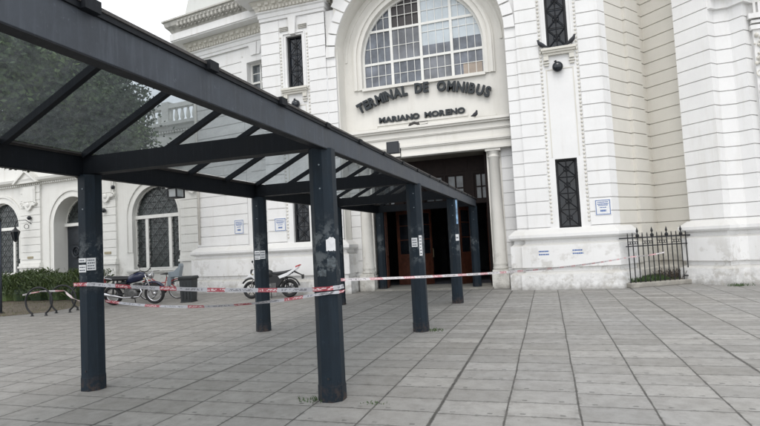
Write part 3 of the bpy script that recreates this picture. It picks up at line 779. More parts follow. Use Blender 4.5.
# more openings past the frame edge are plain wall; pilasters with cartouches
for c, hw in ((-9.95, .78), (-4.32, .56), (1.05, .80), (-15.4, .78)):
    wp = MB()
    ww.courses(FW, c-hw, c+hw, 1.5, 5.55, .10, .045, .1)
    ww.box(FW, c-hw, c+hw, 0, .055, 0, 5.60)
    wp.box(FW, c-hw-.06, c+hw+.06, 0, .22, 0, .45); wp.box(FW, c-hw-.02, c+hw+.02, 0, .18, .45, 1.22); wp.box(FW, c-hw-.07, c+hw+.07, 0, .24, 1.24, 1.34); wp.box(FW, c-hw-.04, c+hw+.04, 0, .18, 1.34, 1.5)
    wp.build('plinth', M['wing'], wing)
    k = MB()
    k.box(FW, c-.50, c+.50, .10, .17, 4.62, 5.52); k.box(FW, c-.40, c+.40, .17, .19, 4.72, 5.42)
    k.prism(FW, [(c-.62, 4.62), (c-.52, 4.50), (c-.30, 4.50), (c-.18, 4.34), (c, 4.24), (c+.18, 4.34), (c+.30, 4.50), (c+.52, 4.50), (c+.62, 4.62)], .10, .21)
    k.lathe(FW(c, .20, 4.56), [(.13, 0), (.13, .03), (.06, .06)], 14, (FW.n[0], FW.n[1], 0))
    for e in (-1, 1): k.torus(FW(c+e*.52, .20, 4.62), .07, .03, (FW.n[0], FW.n[1], 0), 14, 6)
    k.build('cartouche', M['wing'], wing)
    pd = MB(); pd.prism(FW, [(c-.85, 5.70), (c+.85, 5.70), (c, 6.28)], .0, .30); pd.prism(FW, [(c-.62, 5.78), (c+.62, 5.78), (c, 6.16)], .30, .302)
    pd.prism(FW, [(c-1.0, 5.70), (c-.85, 5.70), (c, 6.28), (c+.85, 5.70), (c+1.0, 5.70), (c, 6.42)], .0, .40)
    pd.build('pediment', M['wing'], wing)
wc = MB()
A2 = [FW(-30, 0, 0)[:2], FW(2.3, 0, 0)[:2]]
wc.sweep(A2, [(-.3, 5.60), (.06, 5.60), (.06, 5.68), (.16, 5.72), (.30, 5.80), (.34, 5.92), (.0, 5.98), (0, 7.25), (.10, 7.27), (.16, 7.40), (.26, 7.48), (.28, 7.62), (-.3, 7.62)])
along(A2, .16, lambda F, s: wc.box(F, s-.045, s+.045, .06, .13, 5.60, 5.67))
along(A2, .16, lambda F, s: wc.box(F, s-.045, s+.045, .02, .10, 7.17, 7.25))
along(A2, .34, lambda F, s: wc.lathe(F(s, -.05, 7.62), [(.07, 0), (.05, .06), (.10, .22), (.10, .30), (.05, .58), (.08, .68)], 8))
wc.box(FW, -30, 2.3, -.18, .08, 8.30, 8.50)
for k in range(14): wc.box(FW, -29.5+k*2.4, -29.1+k*2.4, -.22, .10, 7.62, 8.62)
wc.build('cornice', M['wing'], wing)
ww.box(FW, -30, 2.3, -9, -.3, 5.4, 5.62)
ww.build('wall', M['wing'], wing)

def lattice(m, F, c, z0, z1, s0, s1, d, arch=None, step=.60, t=.019):
    """diamond lattice with little crosses, clipped to a rectangle or to a half disc"""
    def ok(s, z):
        if not (s0 <= s <= s1 and z0 <= z <= z1): return False
        return arch is None or (s-arch[0])**2 + (z-arch[1])**2 <= arch[2]**2
    def line(p, q, tt):
        n = 60; run = None
        for i in range(n+1):
            u = i/n; s = p[0]+(q[0]-p[0])*u; z = p[1]+(q[1]-p[1])*u
            if ok(s, z):
                if run is None: run = (s, z)
                last = (s, z)
            elif run:
                if run != last: m.tube([F(run[0], d, run[1]), F(last[0], d, last[1])], tt, 4, False)
                run = None
        if run and run != last: m.tube([F(run[0], d, run[1]), F(last[0], d, last[1])], tt, 4, False)
    H = z1-z0; Wd = s1-s0; k = -int((Wd+H)/step)-2
    for i in range(k, -k+1):
        a = c + i*step
        line((a-H, z0), (a+H*0, z1), t) if False else None
        line((a, z0), (a+H, z1), t); line((a, z0), (a-H, z1), t)
    # crosses inside each diamond
    j = 0; z = z0
    while z < z1+step:
        i = k
        while i < -k:
            s = c + i*step/1 + (0 if j % 2 else step/2)
            for dz in (step/2,):
                cs, cz = s, z
                line((cs-step*.26, cz), (cs+step*.26, cz), t*.75); line((cs, cz-step*.26), (cs, cz+step*.26), t*.75)
            i += 1
        z += step/2; j += 1
for (c, r, sill, dep) in (ARCH[0], ARCH[2]):
    d = -.24; q = MB(); rr_ = r+.02
    q.box(FW, c-r, c+r, d-.04, d+.10, SPR-.08, SPR+.08)
    for s in (c-.71, c+.71): q.box(FW, s-.085, s+.085, d-.04, d+.08, sill, SPR-.08)
    q.box(FW, c-r, c-r+.05, d-.04, d+.06, sill, SPR-.08); q.box(FW, c+r-.05, c+r, d-.04, d+.06, sill, SPR-.08)
    q.arc_band(FW, c, SPR, r-.05, r+.01, .06, PI-.06, d-.04, d+.06, 30); q.box(FW, c-r, c+r, d-.04, d+.06, sill, sill+.06)
    qo = q.build('window', M['winframe'], wing)
    q = MB(); q.quad(FW(c-r, d-.02, sill), FW(c+r, d-.02, sill), FW(c+r, d-.02, SPR), FW(c-r, d-.02, SPR))
    n = 24; q.add([FW(c, d-.02, SPR)] + [FW(c+r*math.cos(PI*i/n), d-.02, SPR+r*math.sin(PI*i/n)) for i in range(n+1)], [(0, i+1, i+2) for i in range(n)])
    q.build('pane', M['pane_portal'] if False else glass_mat('wing_pane', (.055, .068, .068), .2), qo)
    g = MB(); lattice(g, FW, c, SPR+.08, SPR+r, c-r, c+r, d+.03, (c, SPR, r-.04))
    for s0, s1 in ((c-r+.05, c-.80), (c-.62, c+.62), (c+.80, c+r-.05)): lattice(g, FW, (s0+s1)/2, sill+.06, SPR-.08, s0, s1, d+.03)
    g.build('grille', M['iron'], qo)
c, r, sill, dep = ARCH[1]; d = -.70
q = MB(); q.box(FW, c-r, c+r, d-.08, d+.14, SPR-.10, SPR+.06); q.arc_band(FW, c, SPR, r-.06, r+.01, .05, PI-.05, d-.04, d+.06, 30); qo = q.build('window', M['winframe'], wing)
n = 24; q = MB(); q.add([FW(c, d-.02, SPR)] + [FW(c+r*math.cos(PI*i/n), d-.02, SPR+r*math.sin(PI*i/n)) for i in range(n+1)], [(0, i+1, i+2) for i in range(n)])
q.build('pane', bpy.data.materials['wing_pane'], qo)
g = MB(); lattice(g, FW, c, SPR+.06, SPR+r, c-r, c+r, d+.03, (c, SPR, r-.04)); g.build('grille', M['iron'], qo)
q = MB(); q.box(FW, c-r, c+r, d-.10, d-.02, 0, SPR-.10)
for e in (-1, 1):
    a = c+e*r/2; w_ = r/2-.06
    for z0, z1 in ((.15, .95), (1.05, 1.55), (2.35, 3.15)):
        q.box(FW, a-w_+.08, a+w_-.08, d-.02, d+.015, z0, z1); q.box(FW, a-w_+.18, a+w_-.18, d+.015, d+.03, z0+.08, z1-.08)
    q.torus(FW(a, d+.01, 1.95), .28, .05, (FW.n[0], FW.n[1], 0), 24, 8); q.torus(FW(a, d+.01, 1.95), .14, .03, (FW.n[0], FW.n[1], 0), 20, 8)
q.box(FW, c-.03, c+.03, d-.02, d+.03, 0, SPR-.10)
do = q.build('door', simple('dark_blue_door', (.016, .021, .028), .4, 0, .3, 8), wing)
q = MB(); q.ball(FW(c+.12, d+.06, 1.15), .04, 10); q.build('handle', M['bronze'], do)

# ------------------------------------------------------------------ lettering
def text_mesh(ch, size, ext, off, parent, name, matrix, mat, sx=1.0):
    cu = bpy.data.curves.new('glyph', 'FONT'); cu.body = ch; cu.size = size; cu.extrude = ext; cu.offset = off; cu.align_x = 'CENTER'; cu.resolution_u = 3
    t = bpy.data.objects.new('glyph', cu); C.objects.link(t)
    dg = bpy.context.evaluated_depsgraph_get(); me = bpy.data.meshes.new_from_object(t.evaluated_get(dg))
    bpy.data.objects.remove(t); bpy.data.curves.remove(cu)
    me.transform(matrix @ Matrix.Diagonal((sx, 1, 1, 1)))
    me.materials.clear(); me.materials.append(mat)
    o = bpy.data.objects.new(name, me); C.objects.link(o)
    if parent: o.parent = parent
    return o
STAND = Matrix.Rotation(PI/2, 4, 'X')
arc = thing('sign_lettering', 'big black arched lettering reading TERMINAL DE OMNIBUS under the arched window', 'lettering')
def glyphs(word, size, ext, off, parent, sx):
    out = []
    for k, ch in enumerate(word):
        o = text_mesh(ch, size, ext+.0015*k, off, parent, 'letter', Matrix.Identity(4), M['letter'], sx)
        xs = [v.co.x for v in o.data.vertices]; o.data.transform(Matrix.Translation((-(min(xs)+max(xs))/2, 0, 0))); out.append((o, max(xs)-min(xs)))
    return out
RA, ZA = 5.54, 1.00
for word, a0, a1 in (('TERMINAL', -23.4, -4.7), ('DE', -2.1, 2.7), ('OMNIBUS', 5.5, 23.4)):
    G = glyphs(word, .44, .045, .021, arc, .82); tot = sum(w_ for _, w_ in G); span = R(a1-a0)*RA
    gap = (span-tot)/(len(G)-1) if len(G) > 1 else 0; u = R(a0)*RA
    for o, w_ in G:
        a = (u+w_/2)/RA; u += w_+gap
        o.data.transform(Matrix.Translation((CX-.04+RA*math.sin(a), 16.25-BACK-.09, ZA+RA*math.cos(a))) @ Matrix.Rotation(a, 4, 'Y') @ STAND)
nm = thing('sign_lettering', 'small black straight lettering reading MARIANO MORENO above the entrance entablature', 'lettering')
for word, s0, s1 in (('MARIANO', -5.22, -3.80), ('MORENO', -3.63, -2.28)):
    G = glyphs(word, .25, .02, .012, nm, 1.22); tot = sum(w_ for _, w_ in G); gap = (s1-s0-tot)/(len(G)-1); u = s0
    for o, w_ in G:
        o.data.transform(Matrix.Translation((u+w_/2, 16.25-BACK-.05, 5.685)) @ STAND); u += w_+gap

# ------------------------------------------------------------------ canopy
can = thing('canopy', 'navy steel walkway canopy with glazed gable roof leading to the entrance', 'canopy')
XR, XL = -2.25, -5.42
YP = [1.10, 5.15, 9.20, 13.22, 17.10]
def octo(x, y, r, z0, z1, m): m.lathe((x, y, 0), [(r, z0), (r, z1)], 8, (0, 0, 1), PI/8)
posts = {}
for i, y in enumerate(YP):
    for x in (XR, XL):
        p = MB(); octo(x, y, .148, 0, .16, p); octo(x, y, .142, .165, 2.63, p)
        p.lathe((x, y, 0), [(.145, .155), (.139, .17)], 8, (0, 0, 1), PI/8)
        po_ = p.build('post', M['post'], can); posts[(x, i)] = po_
        for z in (.24, 2.45, 2.2):
            bt = MB(); q_ = .013 if z < 1 else .009; bt.lathe((x+.02, y-.130, z), [(q_, 0), (q_, .008)], 8, (0, -1, 0)); bt.build('bolt', M['iron'] if z < 1 else M['seat_grey'], po_)
Y0, Y1 = .70, 17.20
for x, sgn in ((XR, 1), (XL, -1)):
    e = sgn
    def gx(a, b): return sorted((x+e*a, x+e*b))
    b_ = MB(); a, b = gx(.02, .10); b_.box(W0, a, b, Y0, Y1, 2.622, 2.862)
    bo = b_.build('side_beam', M['beam'] if x == XR else M['cross'], can, bevel=.004)
    u_ = MB(); a, b = gx(.018, .104); u_.box(W0, a, b, Y0-.003, Y1+.003, 2.612, 2.6205); u_.build('beam_flange', M['cross'], bo)
    g_ = MB()
    a, b = gx(.02, .102); g_.box(W0, a, b, Y0, Y1+.15, 2.864, 2.878)
    a, b = gx(.104, .124); g_.box(W0, a, b, Y0, Y1+.15, 2.874, 2.893)
    a, b = gx(-.02, .09); g_.box(W0, a, b, Y0, Y1+.15, 2.880, 2.900)
    go_ = g_.build('gutter', M['gutter'], can)
    g_ = MB(); a, b = gx(.1025, .116); g_.box(W0, a, b, Y0, Y1+.15, 2.842, 2.873); g_.build('gutter_face', M['cross'], go_)
    for k in range(17):
        y = 2.04 + (k-1)*1.0125 if k else .95
        if y > Y1: break
        c_ = MB(); a, b = gx(.06, .150 if k < 4 else .132)
        c_.box(W0, a, b, y-.05, y+.05, 2.840, 2.894 if k > 3 else 2.905); a, b = gx(-.03, .058); c_.box(W0, a, b, y-.05, y+.05, 2.901, 2.908)
        c_.build('gutter_bracket', M['cross'], can)
for y in YP:
    b_ = MB(); b_.box(W0, XL-.018, XR+.018, y-.09, y+.09, 2.64, 2.858); b_.build('cross_beam', M['cross'], can)
XM, ZE, ZR = (XL+XR)/2, 2.90, 3.68
RY = [1.0+1.0125*k for k in range(17)]
for y in RY:
    for x in (XL, XR):
        t = Vector((XM-x, 0, ZR-ZE)); t.normalize(); nrm = Vector((0, 0, 1)).cross(Vector((0, 1, 0)))
        q = MB(); w_ = .032; h_ = .075
        upv = Vector((-t.z, 0, t.x)) if t.x > 0 else Vector((t.z, 0, -t.x))
        a = Vector((x, y, ZE)); b = Vector((XM, y, ZR))
        P = [p + Vector((0, e*w_, 0)) + upv*hh for p in (a, b) for e, hh in ((-1, -h_), (1, -h_), (1, 0), (-1, 0))]
        q.add(P, [(0, 1, 2, 3), (7, 6, 5, 4), (0, 4, 5, 1), (1, 5, 6, 2), (2, 6, 7, 3), (3, 7, 4, 0)])
        q.build('rafter', M['cross'], can)
q = MB(); q.box(W0, XM-.05, XM+.05, Y0+.1, Y1, ZR-.07, ZR+.05); q.build('ridge_beam', M['cross'], can)
for ya, yb in zip(RY, RY[1:]):
    for x in (XL, XR):
        q = MB(); e = .012
        q.quad((x, ya+.002, ZE+e), (x, yb-.002, ZE+e), (XM, yb-.002, ZR+e), (XM, ya+.002, ZR+e)); q.build('glass_panel', M['canopy_glass'], can, fix=False)

# things on the canopy
fl = thing('floodlight', 'black square floodlight standing on the canopy gutter before the entablature', 'floodlight', loc=(-2.17, 7.72, 2.905))
q = MB(); q.box(W0, -.08, .09, -.05, .06, .06, .22); q.box(W0, -.095, .105, -.065, -.05, .045, .235); q.build('housing', M['black_enamel'], fl, bevel=.01)
q = MB(); q.tube([(-.10, 0, .13), (-.10, 0, -.005), (.11, 0, -.005), (.11, 0, .13)], .01, 6); q.build('bracket', M['iron'], fl)
q = MB(); q.box(W0, -.08, .09, -.071, -.066, .06, .22); q.build('lens', M['dark_glass'], fl)
lt = thing('canopy_light', 'small dark framed lantern with milky glass hanging under the left canopy beam', 'lamp', loc=(-5.46, 6.80, 2.61))
q = MB(); q.box(W0, -.09, .09, -.10, .10, -.012, 0)
for a, b in ((-.09, -.10), (.072, -.10), (-.09, .082), (.072, .082)): q.box(W0, a, a+.018, b, b+.018, -.135, -.012)
q.box(W0, -.09, .09, -.10, .10, -.15, -.135); q.build('frame', M['iron'], lt)
q = MB(); q.box(W0, -.07, .07, -.08, .08, -.134, -.014); q.build('glass', M['lamp_glass'], lt)

# notices on the posts: thin sheets laid on the octagon faces
def sheet(name, px, py, face, z0, z1, s0, s1, label, rows, cat='notice', mat='paper', torn=False):
    """face: outward direction in degrees (0 = +x, -90 = towards -y) of one of the eight sides"""
    a = R(face); nx, ny = math.cos(a), math.sin(a); tx, ty = -ny, nx; ap = .142*math.cos(PI/8)+.003
    def P(s, d, z): return (px+nx*(ap+d)+tx*s, py+ny*(ap+d)+ty*s, z)
    th = thing(name, label, cat); q = MB()
    if torn:
        n = 9; poly = [(s0+(s1-s0)*i/n, z0+random.uniform(0, .025)) for i in range(n+1)] + [(s1-(s1-s0)*i/n, z1-random.uniform(0, .03)-.05*abs(i/n-.4)) for i in range(n+1)]
        q.add([P(s, 0, z) for s, z in poly], [tuple(range(len(poly)))])
    else: q.box(P, s0, s1, 0, .0015, z0, z1)
    q.build('paper', M[mat], th)
    if rows:
        q = MB(); h = (z1-z0)/(2*rows+1)
        for k in range(rows):
            zb = z1-h*(2*k+2); s = s0+.012
            while s < s1-.02:
                l = random.uniform(.008, .022); q.box(P, s, min(s+l, s1-.012), .002, .0028, zb, zb+h*.75); s += l+.005
        q.build('print', M['ink_dark'], th)
    return th
sheet('paper_notice', XL, 5.15, -90, 1.55, 1.60, -.055, .055, 'upper white paper strip stuck on the nearest left canopy post', 1)
sheet('paper_notice', XL, 5.15, -90, 1.43, 1.52, -.055, .055, 'lower white printed notice stuck on the nearest left canopy post', 2)
sheet('paper_notice', XL, 5.15, -45, 1.45, 1.60, -.05, .05, 'white printed notice on the slanted face of the nearest left post', 4)
sheet('torn_poster', XR, 5.15, -45, 1.54, 1.70, -.05, .055, 'torn white poster remnant on the nearest right canopy post', 0, 'poster', torn=True)
sheet('torn_poster', XR, 5.15, -45, 1.36, 1.50, -.045, .05, 'grey scraped poster remnant below the torn white one on the nearest right post', 0, 'poster', 'scraped', True)
sheet('torn_poster', XR, 5.15, -90, 1.28, 1.38, -.05, .05, 'grey peeled paper scrap on the front face of the nearest right post', 0, 'poster', 'scraped', True)
sheet('paper_notice', XL, 9.20, -90, 1.50, 1.57, -.055, .055, 'upper white printed notice on the second left canopy post', 1)
sheet('paper_notice', XL, 9.20, -90, 1.40, 1.48, -.055, .055, 'lower white printed notice on the second left canopy post', 2)
sheet('paper_notice', XL, 9.20, -45, 1.41, 1.57, -.052, .05, 'white two line notice on the slanted face of the second left canopy post', 3)
sheet('paper_notice', XR, 9.20, -90, 1.50, 1.66, -.055, .05, 'white three line notice on the second right canopy post', 3)
sheet('paper_notice', XR, 9.20, -45, 1.34, 1.70, -.03, .03, 'tall narrow white sticker on the second right canopy post', 6)
sheet('paper_notice', XR, 13.22, -45, 1.56, 1.72, -.05, .05, 'small square white notice on the third right canopy post', 1)
sheet('paper_notice', XR, 13.22, -45, 1.98, 2.58, .0, .052, 'tall blue and white strip sticker on the third right canopy post', 0, 'notice', 'ink_sky')

# ------------------------------------------------------------------ barrier tapes
def tape(pts, sag, label, w=.055, tw=.0, n=40, group=None, u0=0.0, mat='tape'):
    vs = []; us = []; u = u0; prev = None
    segs = list(zip(pts, pts[1:]))
    for k, (a, b) in enumerate(segs):
        a, b = Vector(a), Vector(b); sg = sag[k]
        N = n if (a-b).length > 1 else 3
        for i in range(N+1 if k == len(segs)-1 else N):
            t = i/N; p = a.lerp(b, t); p.z -= sg*4*t*(1-t)
            if prev is not None: u += (p-prev).length
            prev = p
            th = tw*math.sin(t*7+k)+.15*math.sin(t*23)
            dr = (b-a).normalized(); side = Vector((-dr.y, dr.x, 0)).normalized() if abs(dr.z) < .99 else Vector((1, 0, 0))
            o = Vector((0, 0, 1))*math.cos(th) + side*math.sin(th)
            vs += [p-o*w/2, p+o*w/2]; us.append(u)
    me = bpy.data.meshes.new('barrier_tape'); K = len(us)
    me.from_pydata([tuple(v) for v in vs], [], [(2*i, 2*i+2, 2*i+3, 2*i+1) for i in range(K-1)])
    uv = me.uv_layers.new(name='UVMap')
    for poly in me.polygons:
        for li in poly.loop_indices:
            vi = me.loops[li].vertex_index; uv.data[li].uv = (us[vi//2], vi % 2)
    me.materials.append(M[mat]); o = bpy.data.objects.new('barrier_tape', me); C.objects.link(o)
    return tag(o, label, 'tape', group)
r_ = .150
tape([(XL-.15, 5.02, 1.285), (XL-.06, 4.998, 1.285), (XL+.08, 4.998, 1.285), (XL+.16, 5.03, 1.28), (XR-.10, 5.0, 1.155), (XR+.06, 4.995, 1.16), (XR+.155, 5.08, 1.165), (XR+.155, 5.22, 1.165), (XR+.06, 5.305, 1.165)], [0, 0, 0, .03, 0, 0, 0, 0], 'upper taut red and white tape between the two nearest canopy posts', .044, .25)
tape([(XL+.152, 5.20, 1.06), (XR-.08, 4.992, 1.10), (XR+.062, 4.990, 1.115), (XR+.158, 5.08, 1.115), (XR+.158, 5.22, 1.115)], [.095, 0, 0, 0], 'lower sagging red and white tape between the two nearest canopy posts', .032, .8)
tape([(XR-.062, 5.31, 1.225), (XR+.06, 5.31, 1.225), (2.16, 16.02, .86), (3.1, 16.55, .93)], [0, .10, .02], 'long red and white tape running from the nearest right post to the iron fence', .034, .5, 60, mat='tape_pale')
tape([(XL-.152, 5.20, 1.04), (-13.95, 12.25, .66), (-14.25, 11.72, .70), (-14.75, 11.55, .62)], [.05, .0, .0], 'whitish tape running from the nearest left post to the hoop bike racks', .045, .9, mat='tape_pale')

# ------------------------------------------------------------------ bike racks
for k, (x, y, t) in enumerate(((-14.18, 11.60, 'nearest black hoop bike rack at the lawn edge, wrapped with tape'), (-13.98, 12.22, 'middle black hoop bike rack at the lawn edge, between two other hoops'), (-13.86, 12.86, 'farthest black hoop bike rack at the lawn edge, partly behind the post'))):
    q = MB(); q.torus((0, 0, .42), .40, .026, (0, 1, 0), 40, 8, R(-238), R(58), (1, 0, 0))
    for e in (-1, 1): q.lathe((e*.212, 0, 0), [(.05, .002), (.05, .012), (.03, .02), (.027, .10)], 8)
    o = q.build('bike_rack', M['iron'], None, True); o.location = (x, y, 0); o.rotation_euler = (0, 0, R(14))
    tag(o, t, 'bike rack', 'hoop bike racks at the lawn edge')

# ------------------------------------------------------------------ motorcycles, bicycle
def wheel(parent, x, R_, tw, rimc, spokes=0, name='wheel'):
    t = MB(); t.torus((x, 0, R_), R_-tw, tw, (0, 1, 0), 32, 10); wo = t.build('wheel', M['rubber'], parent, True)
    r = MB(); r.torus((x, 0, R_), R_-tw*1.9, tw*.45, (0, 1, 0), 32, 6); r.lathe((x, -tw, R_), [(.05, 0), (.05, tw*2)], 14, (0, 1, 0))
    ns = spokes or 6
    for k in range(ns):
        a = 2*PI*k/ns; r.tube([(x+.04*math.cos(a), 0, R_+.04*math.sin(a)), (x+(R_-tw*1.9)*math.cos(a), 0, R_+(R_-tw*1.9)*math.sin(a))], .003 if spokes else .012, 4 if spokes else 6)
    r.build('rim', rimc, wo, True)
    return wo
def motorbike(name, label, loc, rz, tank, side, tail, sporty):
    o = thing(name, label, 'motorcycle', None, loc, rz); RR = .295; fx, rx = .66, -.64
    wheel(o, fx, .31 if not sporty else .285, .045, M['chrome'] if not sporty else M['black_plastic'], 24 if not sporty else 0); wheel(o, rx, RR, .052, M['chrome'] if not sporty else M['black_plastic'], 24 if not sporty else 0)
    q = MB()
    for e in (-.09, .09): q.tube([(fx, e, .30), (fx-.13, e, .70), (fx-.20, e, .92)], .019, 8)
    q.build('fork', M['chrome'], o, True)
    q = MB(); q.torus((fx, 0, .31), .345, .03, (0, 1, 0), 16, 6, R(-150), R(-35), (1, 0, 0)); q.v = [(a, b*2.0, c) for a, b, c in q.v]
    q.build('front_fender', tank, o, True)
    q = MB(); q.torus((rx, 0, RR), .345, .025, (0, 1, 0), 16, 6, R(-165), R(-40), (1, 0, 0)); q.v = [(a, b*2.4, c) for a, b, c in q.v]
    q.build('rear_fender', M['black_plastic'], o, True)
    q = MB()
    q.tube([(fx-.20, 0, .86), (.10, 0, .80), (-.30, 0, .74), (-.78, 0, .80)], .026, 8); q.tube([(fx-.20, 0, .78), (.28, 0, .42), (.0, 0, .28), (-.25, 0, .34), (-.30, 0, .72)], .024, 8)
    for e in (-.085, .085): q.tube([(-.25, e, .34), (rx, e, RR)], .02, 8); q.tube([(rx+.05, e, RR), (-.52, e, .74)], .022, 8)
    q.build('frame', M['iron'], o, True)
    q = MB(); q.lathe((.05, -.14, .33), [(.10, 0), (.15, .03), (.15, .25), (.10, .28)], 16, (0, 1, 0)); q.box(W0, .06, .24, -.08, .08, .42, .64)
    for k in range(6): q.box(W0, .03, .27, -.11, .11, .44+k*.035, .452+k*.035)
    q.box(W0, -.22, .10, -.10, .10, .26, .48); q.build('engine', M['engine'], o, bevel=.006)
    q = MB(); q.tube([(.24, -.07, .55), (.33, -.10, .40), (.25, -.13, .25), (-.2, -.15, .24), (-.45, -.16, .30), (-.95, -.17, .40)], [.02, .02, .02, .025, .045, .048], 10); q.build('exhaust', M['chrome'], o, True)
    q = MB(); P = [(-.14, .07, .70), (.0, .13, .80), (.2, .15, .86), (.36, .12, .87), (.44, .06, .82)]
    q.tube([(x, 0, z-.03) for x, w_, z in P], [w_ for x, w_, z in P], 14); q.build('tank', tank, o, True)
    q = MB()
    if sporty:
        q.tube([(-.02, 0, .80), (-.25, 0, .765), (-.5, 0, .80), (-.80, 0, .93)], [.07, .10, .10, .05], 12)
    else:
        q.tube([(-.06, 0, .74), (-.12, 0, .79), (-.45, 0, .80), (-.78, 0, .83), (-.82, 0, .82)], [.06, .11, .125, .12, .06], 12)
    q.v = [(a, b, .8+(c-.8)*.6) for a, b, c in q.v]
    q.build('seat', M['black_plastic'], o, True)
    for e in (-1, 1):
        q = MB(); y = e*.115
        if sporty: poly = [(-.05, .66), (-.30, .60), (-.62, .74), (-.92, .97), (-.86, .86), (-.60, .68)]; poly = [(-.30, .70), (-.60, .80), (-1.0, 1.0), (-.92, .90), (-.62, .70), (-.36, .62)]
        else: poly = [(-.10, .70), (-.42, .70), (-.50, .55), (-.20, .48)]
        q.prism(Frame(0, 0), [(a, b) for a, b in poly], -y-.012, -y+.012); q.build('side_panel', side, o, bevel=.008)
    if sporty:
        q = MB(); q.prism(Frame(0, 0), [(.36, .46), (-.28, .34), (-.46, .56), (-.40, .74), (.16, .80), (.40, .66)], -.085, .085); q.build('body_panel', M['black_plastic'], o, bevel=.02)
        q = MB(); q.prism(Frame(0, 0), [(.98, .62), (.62, .72), (.48, .90), (.60, .88), (.80, .70)], -.05, .05); q.build('front_cowl', side, o, bevel=.01)
        for e in (-1, 1):
            q = MB(); q.prism(Frame(0, 0), [(.26, .66), (.44, .58), (.62, .74), (.52, .94), (.34, .88)], e*.13-.012, e*.13+.012); q.build('fairing', side, o, bevel=.008)
        q = MB(); q.prism(Frame(0, 0), [(-.88, .94), (-1.05, 1.02), (-1.03, 1.05), (-.88, 1.0)], -.05, .05); q.build('tail_light', M['red_paint'], o)
        q = MB(); q.tube([(-.80, 0, .84), (-1.08, 0, .70)], [.03, .02], 6); q.box(W0, -1.12, -1.08, -.08, .08, .58, .72); q.build('plate_holder', M['black_plastic'], o)
    else:
        q = MB(); q.box(W0, -.93, -.86, -.07, .07, .68, .80); q.build('tail_light', M['red_paint'], o, bevel=.01)
        q = MB(); q.tube([(-.55, -.12, .80), (-.9, -.12, .86), (-.98, 0, .87), (-.9, .12, .86), (-.55, .12, .80)], .012, 6); q.build('grab_rail', M['chrome'], o, True)
    q = MB(); q.lathe((fx-.12, 0, .86), [(.06, -.02), (.09, .03), (.10, .09), (.095, .10)], 16, (1, 0, -.05)); q.build('headlight', M['chrome'] if not sporty else M['black_plastic'], o, True)
    q = MB(); q.tube([(fx-.30, -.36, 1.00), (fx-.22, -.25, 1.04), (fx-.20, -.08, .98), (fx-.20, .08, .98), (fx-.22, .25, 1.04), (fx-.30, .36, 1.00)], .013, 8)
    for e in (-1, 1): q.tube([(fx-.26, e*.30, 1.02), (fx-.33, e*.40, .985)], .02, 8)
    q.build('handlebar', M['iron'], o, True)
    for e in (-1, 1):
        q = MB(); q.tube([(fx-.23, e*.24, 1.04), (fx-.20, e*.30, 1.18)], .006, 6); q.ball((fx-.20, e*.32, 1.21), .055, 10, (.35, 1.2, .8)); q.build('mirror', M['black_plastic'], o, True)
        q = MB(); q.tube([(fx-.14, e*.10, .80), (fx-.14, e*.20, .80)], .01, 6); q.ball((fx-.14, e*.22, .80), .032, 8); q.build('indicator', M['red_paint'] if False else M['bronze'], o, True)
    q = MB(); q.tube([(-.05, .10, .28), (-.10, .22, .01)], .013, 6); q.tube([(.08, -.10, .26), (.08, -.24, .26)], .014, 6); q.tube([(.08, .10, .26), (.08, .24, .26)], .014, 6); q.build('kickstand', M['iron'], o)
    return o
def aim(a, b): return math.atan2(b[1]-a[1], b[0]-a[0])
a, b = (-13.78, 14.02), (-12.44, 14.24)
m1 = motorbike('motorcycle', 'black and navy naked motorcycle with chrome exhaust parked by the arched window', ((a[0]+b[0])/2, (a[1]+b[1])/2, 0), aim(a, b), M['navy_tank'], M['black_plastic'], None, False)
m1.rotation_euler = (R(6), 0, aim(a, b)); m1.scale = (1.14, 1.14, 1.10)
a, b = (-8.06, 15.40), (-9.34, 15.20)
m2 = motorbike('motorcycle', 'white and black motorcycle with raised tail parked behind the second left canopy post', ((a[0]+b[0])/2, (a[1]+b[1])/2, 0), aim(a, b), M['black_plastic'], M['white_plastic'], None, True)

bc = thing('bicycle', 'red bicycle with a grey child seat leaning near the bin', 'bicycle', None, (-13.15, 15.55, 0), R(200))
wheel(bc, .52, .33, .018, M['chrome'], 28); wheel(bc, -.52, .33, .018, M['chrome'], 28)
q = MB(); q.tube([(.52, -.05, .33), (.42, 0, .62), (.36, 0, .82)], .014, 8); q.tube([(.52, .05, .33), (.42, 0, .62)], .014, 8); q.tube([(.40, 0, .66), (-.02, 0, .30), (-.14, 0, .78)], .018, 8); q.tube([(.38, 0, .74), (.15, 0, .58), (-.10, 0, .60)], .016, 8)
for e in (-.05, .05): q.tube([(-.02, 0, .30), (-.52, e, .33), (-.13, 0, .68)], .012, 8)
q.build('frame', M['red_paint'], bc, True)
q = MB(); q.torus((-.52, 0, .33), .37, .02, (0, 1, 0), 16, 6, R(-170), R(-20), (1, 0, 0)); q.torus((.52, 0, .33), .37, .02, (0, 1, 0), 16, 6, R(-150), R(-60), (1, 0, 0)); q.v = [(a, b*1.6, c) for a, b, c in q.v]; q.build('fender', M['red_paint'], bc, True)
q = MB(); q.tube([(.36, 0, .82), (.34, 0, .98)], .014, 8); q.tube([(.22, -.29, 1.02), (.34, -.12, 1.02), (.34, .12, 1.02), (.22, .29, 1.02)], .012, 8); q.build('handlebar', M['chrome'], bc, True)
q = MB(); q.tube([(.08, 0, .88), (-.05, 0, .90), (-.24, 0, .92)], [.025, .06, .10], 10); q.v = [(a, b, .9+(c-.9)*.45) for a, b, c in q.v]; q.tube([(-.14, 0, .76), (-.12, 0, .88)], .013, 8); q.build('saddle', M['black_plastic'], bc, True)
